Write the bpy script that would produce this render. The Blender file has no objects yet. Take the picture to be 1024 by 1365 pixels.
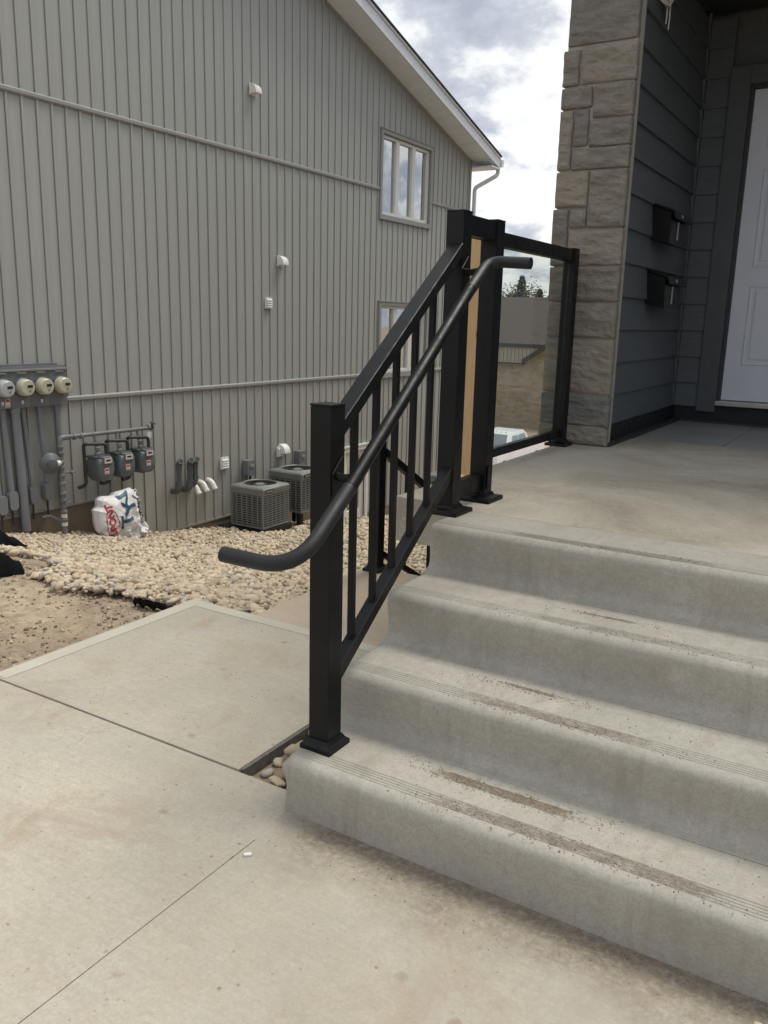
import bpy, bmesh, math, random
import numpy as np
from mathutils import Vector, Matrix

random.seed(7); rng = np.random.RandomState(11)
scene = bpy.context.scene
COL = scene.collection

# ------------------------------------------------------------------ camera
cam_d = bpy.data.cameras.new('camera'); cam = bpy.data.objects.new('camera', cam_d); COL.objects.link(cam)
yaw, pit, roll = -0.542953, 0.226378, -0.024960
fw = Vector((math.sin(yaw)*math.cos(pit), math.cos(yaw)*math.cos(pit), -math.sin(pit)))
rt = Vector((math.cos(yaw), -math.sin(yaw), 0)); dn = fw.cross(rt)
r2 = math.cos(roll)*rt + math.sin(roll)*dn
d2 = -math.sin(roll)*rt + math.cos(roll)*dn
m3 = Matrix((r2, -d2, -fw)).transposed()
cam.matrix_world = Matrix.Translation((0, 0, 1.5)) @ m3.to_4x4()
cam_d.sensor_fit = 'VERTICAL'; cam_d.sensor_height = 36.0; cam_d.sensor_width = 27.0
cam_d.lens = 1120.81/1365*36
cam_d.clip_start = .05; cam_d.clip_end = 3000
scene.camera = cam

# ------------------------------------------------------------------ world, sun, exposure
SUN_EL, SUN_AZ = math.radians(66), math.radians(24)      # azimuth measured from +Y towards +X
world = bpy.data.worlds.new('World'); scene.world = world; world.use_nodes = True
wt = world.node_tree; wn = wt.nodes; wl = wt.links; wn.clear()
def wnode(t, **k):
    n = wn.new(t)
    for a, b in k.items(): setattr(n, a, b)
    return n
wout = wnode('ShaderNodeOutputWorld')
sky = wnode('ShaderNodeTexSky', sky_type='NISHITA', sun_disc=False, sun_elevation=SUN_EL, sun_rotation=SUN_AZ, air_density=1.0, dust_density=1.5)
bg1 = wnode('ShaderNodeBackground'); bg1.inputs[1].default_value = 0.10
wl.new(sky.outputs[0], bg1.inputs[0])
tc = wnode('ShaderNodeTexCoord')
# project the view direction on a flat cloud deck: (x,y)/(z+k)
sep = wnode('ShaderNodeSeparateXYZ'); wl.new(tc.outputs['Generated'], sep.inputs[0])
def wm(op, a, b=None, c=None, clamp=False):
    n = wnode('ShaderNodeMath', operation=op); n.use_clamp = clamp
    for i, v in enumerate((a, b, c)):
        if v is None: continue
        if isinstance(v, (int, float)): n.inputs[i].default_value = v
        else: wl.new(v, n.inputs[i])
    return n.outputs[0]
zz = wm('ADD', wm('MAXIMUM', sep.outputs[2], 0.0), 0.42)
cx = wm('DIVIDE', sep.outputs[0], zz); cy = wm('DIVIDE', sep.outputs[1], zz)
cmb = wnode('ShaderNodeCombineXYZ'); wl.new(cx, cmb.inputs[0]); wl.new(cy, cmb.inputs[1])
mp = wnode('ShaderNodeMapping'); mp.inputs['Location'].default_value = (1.2, 7.7, 2.9); wl.new(cmb.outputs[0], mp.inputs[0])
def wnoise(sc, det, ro, dist=0.0):
    n = wnode('ShaderNodeTexNoise'); n.inputs['Scale'].default_value = sc; n.inputs['Detail'].default_value = det
    n.inputs['Roughness'].default_value = ro; n.inputs['Distortion'].default_value = dist
    wl.new(mp.outputs[0], n.inputs['Vector']); return n.outputs[0]
def wramp(fac, stops):
    n = wnode('ShaderNodeValToRGB'); e = n.color_ramp.elements
    while len(e) < len(stops): e.new(.5)
    for el, (p, c) in zip(e, stops): el.position = p; el.color = (*c, 1)
    wl.new(fac, n.inputs[0]); return n.outputs[0]
n1 = wnoise(2.6, 10, .52, .0)
n2 = wnoise(9.0, 8, .6, .15)
shade = wm('ADD', wm('MULTIPLY', n1, .7), wm('MULTIPLY', n2, .3))
cloudcol = wramp(shade, [(.36, (.34, .38, .47)), (.45, (.44, .48, .57)), (.50, (.58, .62, .70)), (.54, (.90, .91, .93)), (.61, (1.08, 1.08, 1.07)), (.70, (.80, .83, .88))])
bg2 = wnode('ShaderNodeBackground'); bg2.inputs[1].default_value = 0.66
wl.new(cloudcol, bg2.inputs[0])
cover = wramp(wnoise(1.1, 5, .5, .3), [(.26, (0, 0, 0)), (.36, (1, 1, 1))])
mixw = wnode('ShaderNodeMixShader'); wl.new(cover, mixw.inputs[0]); wl.new(bg1.outputs[0], mixw.inputs[1]); wl.new(bg2.outputs[0], mixw.inputs[2])
wl.new(mixw.outputs[0], wout.inputs[0])

sun_d = bpy.data.lights.new('sun', 'SUN'); sun_d.energy = 2.1; sun_d.angle = math.radians(30); sun_d.color = (1, .945, .84)
sun = bpy.data.objects.new('sun', sun_d); COL.objects.link(sun)
sdir = Vector((math.sin(SUN_AZ)*math.cos(SUN_EL), math.cos(SUN_AZ)*math.cos(SUN_EL), math.sin(SUN_EL)))
sun.rotation_euler = sdir.to_track_quat('Z', 'Y').to_euler(); sun.location = (0, 0, 30)

scene.view_settings.view_transform = 'Standard'; scene.view_settings.look = 'None'
scene.view_settings.exposure = 0.70; scene.view_settings.gamma = 1; scene.view_settings.use_curve_mapping = False
scene.render.engine = 'CYCLES'

# ------------------------------------------------------------------ materials
class Mat:
    def __init__(s, name, rough=.8, metal=0.0, spec=.5):
        s.m = bpy.data.materials.new(name); s.m.use_nodes = True
        s.t = s.m.node_tree; s.n = s.t.nodes; s.l = s.t.links
        s.b = s.n['Principled BSDF']; s.b.inputs['Roughness'].default_value = rough
        s.b.inputs['Metallic'].default_value = metal; s.b.inputs['Specular IOR Level'].default_value = spec
        s.tc = s.n.new('ShaderNodeTexCoord'); s.co = s.tc.outputs['Object']
    def mapping(s, scale=(1, 1, 1), loc=(0, 0, 0), src=None):
        m = s.n.new('ShaderNodeMapping'); m.inputs['Scale'].default_value = scale; m.inputs['Location'].default_value = loc
        s.l.new(src or s.co, m.inputs[0]); return m.outputs[0]
    def noise(s, sc, det=4, ro=.55, dist=0, vec=None):
        n = s.n.new('ShaderNodeTexNoise'); n.inputs['Scale'].default_value = sc; n.inputs['Detail'].default_value = det
        n.inputs['Roughness'].default_value = ro; n.inputs['Distortion'].default_value = dist
        s.l.new(vec or s.co, n.inputs['Vector']); return n.outputs[0]
    def vor(s, sc, feat='F1', vec=None, out=0):
        n = s.n.new('ShaderNodeTexVoronoi'); n.feature = feat; n.inputs['Scale'].default_value = sc
        s.l.new(vec or s.co, n.inputs['Vector']); return n.outputs[out]
    def math(s, op, a, b=None, clamp=False):
        n = s.n.new('ShaderNodeMath'); n.operation = op; n.use_clamp = clamp
        for i, v in enumerate((a, b)):
            if v is None: continue
            if isinstance(v, (int, float)): n.inputs[i].default_value = v
            else: s.l.new(v, n.inputs[i])
        return n.outputs[0]
    def ramp(s, f, stops):
        n = s.n.new('ShaderNodeValToRGB'); e = n.color_ramp.elements
        while len(e) < len(stops): e.new(.5)
        for el, (p, c) in zip(e, stops):
            el.position = p; el.color = (c, c, c, 1) if isinstance(c, (int, float)) else (*c, 1)
        s.l.new(f, n.inputs[0]); return n.outputs[0]
    def mix(s, f, a, b, mode='MIX'):
        n = s.n.new('ShaderNodeMix'); n.data_type = 'RGBA'; n.blend_type = mode
        for i, v in ((0, f), (6, a), (7, b)):
            if isinstance(v, (int, float)): n.inputs[i].default_value = v
            elif isinstance(v, tuple): n.inputs[i].default_value = (*v, 1)
            else: s.l.new(v, n.inputs[i])
        return n.outputs[2]
    def sep(s, vec=None):
        n = s.n.new('ShaderNodeSeparateXYZ'); s.l.new(vec or s.co, n.inputs[0]); return n.outputs
    def band(s, v, a, b, soft):          # 1 between a and b, soft edges
        lo = s.math('DIVIDE', s.math('SUBTRACT', v, a), soft, True)
        hi = s.math('DIVIDE', s.math('SUBTRACT', b, v), soft, True)
        return s.math('MULTIPLY', lo, hi)
    def color(s, c):
        if isinstance(c, tuple): s.b.inputs['Base Color'].default_value = (*c, 1)
        else: s.l.new(c, s.b.inputs['Base Color'])
        return s
    def rough(s, f): s.l.new(f, s.b.inputs['Roughness']); return s
    def bump(s, h, strength=.3, dist=.01):
        n = s.n.new('ShaderNodeBump'); n.inputs['Strength'].default_value = strength; n.inputs['Distance'].default_value = dist
        s.l.new(h, n.inputs['Height'])
        s.l.new(n.outputs[0], s.b.inputs['Normal']); return s
    def rnd(s):
        n = s.n.new('ShaderNodeObjectInfo'); return n.outputs['Random']

def simple(name, c, rough=.6, metal=0, var=.12, sc=6, bump=0, bsc=120, spec=.5):
    M = Mat(name, rough, metal, spec)
    f = M.noise(sc, 5, .6)
    hi = tuple(min(1, v*(1+var)) for v in c); lo = tuple(v*(1-var) for v in c)
    M.color(M.ramp(f, [(.3, lo), (.7, hi)]))
    M.rough(M.ramp(M.noise(sc*3, 4), [(.3, max(.02, rough-.08)), (.7, min(1, rough+.08))]))
    if bump: M.bump(M.noise(bsc, 3), bump, .002)
    return M.m

def pad_material(tan=0):
    M = Mat('pad_concrete', .85)
    big = M.noise(1.1, 6, .6, .3); mid = M.noise(6, 6, .65); fine = M.noise(90, 4, .7)
    c = M.ramp(big, [(.32, (.36, .325, .262)), (.5, (.435, .398, .32)), (.68, (.51, .468, .38))])
    c = M.mix(M.ramp(mid, [(.45, 0.0), (.75, .55)]), c, (.45, .435, .385))
    # rusty tan stains
    st = M.ramp(M.noise(2.3, 7, .7, .6), [(.53, 0.0), (.68, .8)])
    c = M.mix(st, c, (.36, .28, .195))
    if tan: c = M.mix(M.ramp(M.noise(2.6, 5, .6), [(.35, tan*.5), (.65, tan)]), c, (.52, .38, .25))
    # small scuffs, speckles and pits
    sp = M.ramp(M.noise(34, 3, .6), [(.66, 0.0), (.72, .55)])
    c = M.mix(sp, c, (.34, .27, .20))
    sp2 = M.ramp(M.noise(150, 2, .5), [(.68, 0.0), (.75, .6)])
    c = M.mix(sp2, c, (.22, .18, .14))
    sp3 = M.ramp(M.noise(13, 6, .8, .3), [(.60, 0.0), (.70, .6)])
    c = M.mix(sp3, c, (.31, .25, .185))
    c = M.mix(M.ramp(fine, [(.32, .42), (.62, 0.0)]), c, (.27, .245, .20))
    c = M.mix(M.ramp(M.noise(26, 7, .8, .2), [(.36, .38), (.56, 0.0)]), c, (.29, .26, .205))
    c = M.mix(M.ramp(M.noise(48, 4, .7, vec=M.mapping((.10, 1.6, 1))), [(.40, .20), (.60, 0.0)]), c, (.29, .265, .22))
    c = M.mix(M.ramp(M.noise(230, 2, .5), [(.66, 0.0), (.72, .7)]), c, (.56, .53, .46))
    sm = M.math('ADD', M.vor(5.3), M.math('MULTIPLY', M.noise(30, 6, .8), .26))
    c = M.mix(M.math('MULTIPLY', M.ramp(sm, [(.16, .75), (.235, 0.0)]), M.ramp(M.noise(2.2, 3), [(.42, 0.0), (.55, 1.0)])), c, (.25, .185, .13))
    sd = M.math('ADD', M.vor(17), M.math('MULTIPLY', M.noise(90, 4, .8), .22))
    c = M.mix(M.math('MULTIPLY', M.ramp(sd, [(.17, .8), (.22, 0.0)]), M.ramp(M.noise(3.7, 3), [(.40, 0.0), (.58, 1.0)])), c, (.19, .145, .10))
    c = M.mix(M.ramp(M.noise(1.9, 8, .7, 1.4), [(.50, 0.0), (.66, .35)]), c, (.34, .335, .30))
    cr = M.vor(3.3, 'DISTANCE_TO_EDGE', vec=M.mapping((1, 1, 1), (2.2, .7, 0)))
    c = M.mix(M.math('MULTIPLY', M.ramp(cr, [(.0, .5), (.006, 0.0)]), M.ramp(M.noise(.9, 3), [(.60, 0.0), (.66, 1.0)])), c, (.20, .17, .13))
    X, Y, Z = M.sep()
    # brown soil washed against the foot of the steps
    edge = M.math('ADD', Y, M.math('MULTIPLY', M.noise(5, 6, .7), .34))
    f = M.math('DIVIDE', M.math('SUBTRACT', edge, 1.76), .22, True)
    f = M.math('MULTIPLY', f, M.math('DIVIDE', M.math('SUBTRACT', X, -1.44), .16, True))
    f = M.math('MULTIPLY', f, M.ramp(M.noise(48, 5, .75), [(.34, .35), (.56, 1.0)]))
    f = M.math('MULTIPLY', f, 1.0)
    c = M.mix(f, c, (.195, .158, .115))
    M.color(c)
    h = M.math('ADD', M.math('MULTIPLY', fine, .5), M.math('MULTIPLY', M.noise(300, 2), .5))
    M.bump(h, .35, .003); return M.m

def step_material():
    M = Mat('step_concrete', .72)
    big = M.noise(1.7, 7, .6, .5); mid = M.noise(9, 6, .7); fine = M.noise(140, 3, .6)
    c = M.ramp(big, [(.3, (.32, .302, .255)), (.5, (.39, .371, .317)), (.7, (.455, .434, .375))])
    c = M.mix(M.ramp(mid, [(.4, 0.0), (.75, .5)]), c, (.43, .415, .375))
    c = M.mix(M.ramp(M.noise(3.1, 5, .6, 1.0), [(.55, 0.0), (.75, .35)]), c, (.36, .315, .25))
    c = M.mix(M.ramp(M.noise(60, 3, .6), [(.68, 0.0), (.74, .5)]), c, (.24, .20, .16))
    # pale oval curing marks near the lip
    c = M.mix(M.ramp(M.noise(4.2, 3, .5), [(.64, 0.0), (.70, .35)]), c, (.56, .53, .48))
    c = M.mix(M.ramp(fine, [(.34, .35), (.62, 0.0)]), c, (.22, .21, .175))
    c = M.mix(M.ramp(M.noise(34, 7, .8, .4), [(.36, .35), (.56, 0.0)]), c, (.235, .22, .18))
    c = M.mix(M.ramp(M.vor(95), [(.06, .75), (.13, 0.0)]), c, (.15, .14, .115))
    dr = M.noise(5, 6, .7, vec=M.mapping((3.2, 1, .35)))
    c = M.mix(M.ramp(dr, [(.52, 0.0), (.68, .38)]), c, (.235, .21, .165))
    X, Y, Z = M.sep()
    up = M.n.new('ShaderNodeNewGeometry'); nz = M.sep(up.outputs['Normal'])[2]
    top = M.math('GREATER_THAN', nz, .9)
    total = None
    for (y0, y1, x0, x1, k, thr) in ((1.872, 1.938, -1.15, -.05, .95, .40), (2.005, 2.064, -1.16, -.45, 1.0, .44), (2.165, 2.228, -1.15, -.30, .85, .40),
                                (2.32, 2.36, -1.12, -.62, 1.0, .46), (2.465, 2.528, -1.1, -.15, .6, .42), (2.60, 2.635, -1.0, -.45, 1.0, .52), (2.758, 2.815, -1.25, -.33, .8, .36)):
        b = M.math('MULTIPLY', M.band(Y, y0, y1, .012), M.band(X, x0, x1, .22))
        n = M.math('ADD', M.math('MULTIPLY', M.noise(70, 8, .85), .62), M.math('MULTIPLY', M.noise(11, 5, .7, vec=M.mapping((.8, 2.4, 1))), .38))
        b = M.ramp(M.math('ADD', M.math('MULTIPLY', b, .22 if y1-y0 > .062 else .30), n), [(.645+(thr-.40)*.5, 0.0), (.735+(thr-.40)*.5, k*.95)])
        total = b if total is None else M.math('MAXIMUM', total, b)
    c = M.mix(M.math('MULTIPLY', total, top), c, M.ramp(M.noise(120, 4, .7), [(.35, (.115, .09, .065)), (.65, (.21, .17, .125))]))
    M.color(c)
    M.rough(M.ramp(mid, [(.3, .62), (.7, .85)]))
    M.bump(M.math('ADD', fine, M.math('MULTIPLY', mid, 1.2)), .22, .003); return M.m

def porch_material():
    M = Mat('porch_concrete', .8)
    big = M.noise(1.3, 7, .65, .6); mid = M.noise(12, 6, .75); fine = M.noise(160, 3, .6)
    c = M.ramp(big, [(.36, (.27, .245, .195)), (.5, (.38, .345, .275)), (.62, (.46, .435, .37))])
    c = M.mix(M.ramp(mid, [(.42, 0.0), (.7, .6)]), c, (.40, .345, .27))
    c = M.mix(M.ramp(M.noise(45, 5, .8), [(.56, 0.0), (.66, .7)]), c, (.55, .51, .44))
    c = M.mix(M.ramp(M.noise(28, 6, .8, .5), [(.56, 0.0), (.66, .6)]), c, (.27, .22, .165))
    c = M.mix(M.ramp(M.noise(30, 4, .7, .3), [(.65, 0.0), (.71, .6)]), c, (.24, .18, .13))
    M.color(c); M.bump(M.math('ADD', fine, mid), .3, .004); return M.m

def stone_wall_material():
    M = Mat('column_stone', .85)
    rd = M.rnd()
    wv = M.n.new('ShaderNodeVectorMath'); wv.operation = 'ADD'
    cb = M.n.new('ShaderNodeCombineXYZ'); M.l.new(M.math('MULTIPLY', rd, 37.0), cb.inputs[0]); M.l.new(M.math('MULTIPLY', rd, 11.0), cb.inputs[2])
    M.l.new(M.co, wv.inputs[0]); M.l.new(cb.outputs[0], wv.inputs[1]); v = wv.outputs[0]
    st = M.mapping((2.2, 2, 9), src=v)
    a = M.noise(2.2, 7, .65, .7, vec=st); b = M.noise(14, 6, .7, vec=v)
    c = M.ramp(a, [(.3, (.135, .126, .110)), (.48, (.19, .178, .155)), (.7, (.27, .252, .22))])
    c = M.mix(M.ramp(M.noise(70, 4, .7, vec=v), [(.35, .5), (.6, 0.0)]), c, (.12, .11, .095))
    c = M.mix(M.ramp(b, [(.45, 0.0), (.75, .35)]), c, (.28, .24, .185))
    c = M.mix(M.ramp(rd, [(.0, .6), (.5, 0.0), (1.0, .0)]), c, (.15, .152, .148))
    c = M.mix(M.ramp(rd, [(.5, 0.0), (1.0, .45)]), c, (.33, .285, .225))
    M.color(c)
    M.bump(M.math('ADD', M.math('MULTIPLY', a, 1.5), M.noise(60, 5, .7, vec=v)), .7, .008); return M.m

def stone_field_material():
    M = Mat('river_stone', .75)
    g = M.n.new('ShaderNodeNewGeometry'); rd = g.outputs['Random Per Island']; ro = M.rnd()
    r = M.math('FRACT', M.math('ADD', rd, M.math('MULTIPLY', ro, 7.3)))
    c = M.ramp(r, [(0, (.30, .25, .185)), (.15, (.42, .345, .24)), (.4, (.52, .435, .31)), (.65, (.58, .495, .365)), (.8, (.46, .36, .25)), (.92, (.38, .355, .32)), (1, (.64, .57, .45))])
    c = M.mix(M.ramp(M.noise(40, 5, .7), [(.4, 0.0), (.75, .45)]), c, (.30, .235, .16))
    M.color(c); M.bump(M.noise(110, 4), .3, .003); return M.m

def soil_material():
    M = Mat('soil', .95)
    a = M.noise(1.6, 7, .7, .5); b = M.noise(14, 6, .75); d = M.noise(70, 4, .7)
    c = M.ramp(a, [(.35, (.25, .195, .135)), (.5, (.36, .285, .20)), (.62, (.46, .37, .26))])
    c = M.mix(M.ramp(b, [(.38, .55), (.56, 0.0)]), c, (.17, .13, .09))
    c = M.mix(M.ramp(d, [(.6, 0.0), (.7, .6)]), c, (.42, .35, .26))
    M.color(c); M.bump(M.math('ADD', b, d), .7, .02); return M.m

def siding_material(name, c, rough=.55):
    M = Mat(name, rough)
    st = M.mapping((1, 8, .35))
    a = M.noise(3, 5, .6, vec=st); b = M.noise(.35, 3, .5)
    col = M.ramp(a, [(.3, tuple(v*.95 for v in c)), (.7, tuple(v*1.05 for v in c))])
    col = M.mix(M.ramp(b, [(.35, 0.0), (.7, .10)]), col, (c[0]*.82, c[1]*.76, c[2]*.66))
    col = M.mix(M.math('MULTIPLY', M.rnd(), .07), col, tuple(v*.7 for v in c))
    Z = M.sep()[2]; lowz = M.math('DIVIDE', M.math('SUBTRACT', .35, Z), 1.3, True)  # brown tint paints in light reflected onto low boards, mottled as splash dirt
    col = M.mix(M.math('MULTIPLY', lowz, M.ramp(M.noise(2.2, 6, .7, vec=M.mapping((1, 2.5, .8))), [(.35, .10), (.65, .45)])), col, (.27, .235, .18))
    M.color(col); M.bump(M.noise(5, 3, .5, vec=M.mapping((1, 30, 1.5))), .14, .005); return M.m

def lap_material():
    M = Mat('lap_siding', .6)
    c = M.ramp(M.noise(4, 5, .6, vec=M.mapping((2, 1, 12))), [(.3, (.082, .093, .099)), (.7, (.104, .118, .125))])
    c = M.mix(M.math('MULTIPLY', M.rnd(), .15), c, (.07, .08, .083))
    M.color(c); M.bump(M.noise(6, 5, .6, vec=M.mapping((3, 3, 40))), .2, .002); return M.m

def metal_black():
    M = Mat('black_powder_coat', .36, 0, .25)
    M.color(M.ramp(M.noise(8, 5), [(.35, (.0035, .004, .005)), (.7, (.0055, .0065, .008))]))
    d = M.ramp(M.noise(24, 6, .75, .4), [(.45, .40), (.72, .62)])
    M.rough(d); M.bump(M.noise(700, 2), .06, .0006); return M.m

def brick_material():
    M = Mat('far_brick', .9)
    X, Y, Z = M.sep()
    v = M.n.new('ShaderNodeCombineXYZ'); M.l.new(X, v.inputs[0]); M.l.new(Z, v.inputs[1])
    br = M.n.new('ShaderNodeTexBrick'); M.l.new(v.outputs[0], br.inputs[0])
    br.inputs['Scale'].default_value = 1; br.inputs['Brick Width'].default_value = .42; br.inputs['Row Height'].default_value = .16; br.inputs['Mortar Size'].default_value = .012
    br.inputs['Color1'].default_value = (.44, .35, .26, 1); br.inputs['Color2'].default_value = (.25, .195, .14, 1); br.inputs['Mortar'].default_value = (.38, .33, .26, 1)
    c = M.mix(M.ramp(M.noise(.55, 6, .7, .4), [(.4, 0.0), (.7, .55)]), br.outputs[0], (.30, .20, .125))
    c = M.mix(M.ramp(M.noise(1.1, 6, .75, .6), [(.45, 0.0), (.62, .7)]), c, (.40, .36, .31))
    c = M.mix(M.ramp(M.noise(2.2, 5, .7), [(.6, 0.0), (.72, .6)]), c, (.17, .135, .10))
    M.color(c); return M.m

def shingle_material(name, c):
    M = Mat(name, .95)
    v = M.vor(3.5, vec=M.mapping((1, 1, 2.5)), out=1)
    col = M.mix(.5, M.mix(.3, c, v, 'MULTIPLY'), M.ramp(M.noise(1.2, 6, .7), [(.3, tuple(x*.8 for x in c)), (.7, tuple(x*1.2 for x in c))]))
    M.color(col); M.bump(M.noise(30, 3), .4, .02); return M.m

def glass_material(name, tint=(.9, .95, .93), t=.9, rough=.0):
    m = bpy.data.materials.new(name); m.use_nodes = True; n = m.node_tree.nodes; l = m.node_tree.links; n.clear()
    o = n.new('ShaderNodeOutputMaterial'); tr = n.new('ShaderNodeBsdfTransparent'); tr.inputs[0].default_value = (*tint, 1)
    gl = n.new('ShaderNodeBsdfGlossy'); gl.inputs['Roughness'].default_value = rough
    fr = n.new('ShaderNodeLayerWeight'); pw = n.new('ShaderNodeMath'); pw.operation = 'POWER'; pw.inputs[1].default_value = 4; l.new(fr.outputs['Facing'], pw.inputs[0])
    ad = n.new('ShaderNodeMath'); ad.operation = 'MULTIPLY_ADD'; ad.inputs[1].default_value = .5; ad.inputs[2].default_value = .025; l.new(pw.outputs[0], ad.inputs[0])
    mx = n.new('ShaderNodeMixShader'); l.new(ad.outputs[0], mx.inputs[0]); l.new(tr.outputs[0], mx.inputs[1]); l.new(gl.outputs[0], mx.inputs[2])
    l.new(mx.outputs[0], o.inputs[0]); return m

def window_glass():
    m = bpy.data.materials.new('window_glass'); m.use_nodes = True; n = m.node_tree.nodes; l = m.node_tree.links; n.clear()
    o = n.new('ShaderNodeOutputMaterial'); df = n.new('ShaderNodeBsdfDiffuse'); df.inputs[0].default_value = (.03, .032, .033, 1)
    gl = n.new('ShaderNodeBsdfGlossy'); gl.inputs['Roughness'].default_value = .01; gl.inputs[0].default_value = (.92, .95, .96, 1)
    lw = n.new('ShaderNodeLayerWeight'); lw.inputs[0].default_value = .5
    mr = n.new('ShaderNodeMapRange'); mr.inputs[3].default_value = .22; mr.inputs[4].default_value = .9; l.new(lw.outputs['Facing'], mr.inputs[0])
    tx = n.new('ShaderNodeTexCoord'); ns = n.new('ShaderNodeTexNoise'); ns.inputs['Scale'].default_value = 1.6; l.new(tx.outputs['Object'], ns.inputs[0])
    bp = n.new('ShaderNodeBump'); bp.inputs['Strength'].default_value = .12; bp.inputs['Distance'].default_value = .03; l.new(ns.outputs[0], bp.inputs['Height']); l.new(bp.outputs[0], gl.inputs['Normal'])
    mx = n.new('ShaderNodeMixShader'); l.new(mr.outputs[0], mx.inputs[0]); l.new(df.outputs[0], mx.inputs[1]); l.new(gl.outputs[0], mx.inputs[2])
    l.new(mx.outputs[0], o.inputs[0]); return m

def wood_material():
    M = Mat('raw_pine', .7)
    g = M.noise(9, 5, .6, .8, vec=M.mapping((14, 14, .8)))
    c = M.ramp(g, [(.3, (.56, .36, .17)), (.55, (.66, .45, .235)), (.75, (.70, .50, .28))])
    k = M.vor(5.5, vec=M.mapping((1, 1, .7)))
    c = M.mix(M.ramp(k, [(.04, .9), (.09, 0.0)]), c, (.24, .12, .045))
    M.color(c); M.bump(g, .2, .002); return M.m

def foliage_material(name, c):
    M = Mat(name, .8)
    g = M.n.new('ShaderNodeNewGeometry')
    col = M.ramp(g.outputs['Random Per Island'], [(0, tuple(x*.55 for x in c)), (.6, c), (1, tuple(min(1, x*1.7) for x in c))])
    M.color(col); return M.m

PAD, STEP, PORCH = pad_material(), step_material(), porch_material()
CSTONE, RSTONE, SOIL = stone_wall_material(), stone_field_material(), soil_material()
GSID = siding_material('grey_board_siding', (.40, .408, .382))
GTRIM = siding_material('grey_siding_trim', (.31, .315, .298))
LAP, BLACK = lap_material(), metal_black()
RUBBER = simple('matte_black_grip', (.007, .008, .0105), .5, bump=.3, bsc=300)
WHITEP = simple('white_paint', (.70, .70, .67), .5, var=.05)
CREAM = simple('cream_vinyl', (.78, .77, .73), .45, var=.05)
SOFF = simple('grey_white_soffit', (.80, .84, .88), .5, var=.06)
FASC = simple('pale_fascia', (.72, .74, .75), .35, var=.06)
GALV = simple('grey_enamel', (.175, .185, .195), .45, var=.12, sc=3)
METER = simple('meter_grey', (.11, .125, .13), .45, var=.2, sc=9)
PIPEG = simple('grey_conduit', (.21, .225, .245), .5, var=.12, sc=3)
PIPEP = simple('painted_pipe', (.17, .175, .175), .5, var=.25, sc=7)
PIPED = simple('dark_pipe', (.04, .043, .045), .5, var=.3, sc=7)
ACM = simple('condenser_grey', (.19, .20, .195), .45, var=.12)
ACD = simple('condenser_dark_inside', (.012, .012, .012), .8)
EXPJ = simple('expansion_felt', (.13, .122, .11), .95, var=.3, sc=40, bump=.5)
DARK = simple('dark_trim', (.03, .033, .036), .6)
MEMB = simple('black_membrane', (.008, .008, .009), .55, bump=.3)
CAULK = simple('grey_mortar', (.36, .335, .29), .95, bump=.5)
FOUND = simple('parged_foundation', (.205, .165, .115), .95, var=.28, sc=2.2, bump=.5, bsc=40)
DOORP = simple('door_paint', (.66, .69, .75), .4, var=.03)
ALU = simple('aluminium', (.45, .44, .42), .4, .6)
FAB = simple('landscape_fabric', (.0035, .0035, .004), .9, var=.3, bump=.4, bsc=400, spec=.12)
ROOF = shingle_material('roof_shingle', (.045, .043, .045))
FROOF = shingle_material('far_roof_shingle', (.072, .056, .049))
BRICK = brick_material()
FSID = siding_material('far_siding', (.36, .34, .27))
GLASS = glass_material('clear_glass', (.90, .93, .90)); WGLASS = window_glass()
WOOD = wood_material()
BAGW = simple('white_plastic_wrap', (.72, .72, .71), .42, var=.05, sc=5, bump=.4, bsc=30)
RED = simple('red_print', (.40, .04, .05), .5); BLUE = simple('blue_print', (.035, .09, .16), .5); INK = simple('black_print', (.012, .014, .02), .5)
PVCW = simple('white_pvc', (.80, .79, .75), .4, var=.05); PVCG = simple('grey_pvc', (.10, .11, .12), .5, var=.15)
STICK = simple('label_sticker', (.62, .55, .52), .6, var=.1, sc=200)
MGLASS = simple('meter_cover_grey', (.42, .45, .46), .18, var=.08); MGLASSY = simple('meter_cover_cream', (.50, .50, .37), .18, var=.08)
LCD = simple('meter_display', (.02, .022, .024), .3)
WIRE = simple('white_cable', (.60, .60, .56), .5)
TRUCKW = simple('truck_paint', (.75, .76, .78), .25, var=.03); TIRE = simple('tyre_rubber', (.02, .02, .02), .8)
CLOD = simple('soil_crumb', (.26, .20, .14), .95, var=.35, sc=20)
GRAIN = simple('soil_grain', (.19, .15, .11), .95, var=.3, sc=30)
BARK = simple('bark', (.07, .055, .04), .9); PINE = foliage_material('pine_foliage', (.035, .055, .025)); DECID = foliage_material('pale_foliage', (.10, .105, .045))
INTR = simple('dark_wall_trim', (.075, .085, .089), .6, var=.08)

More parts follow.
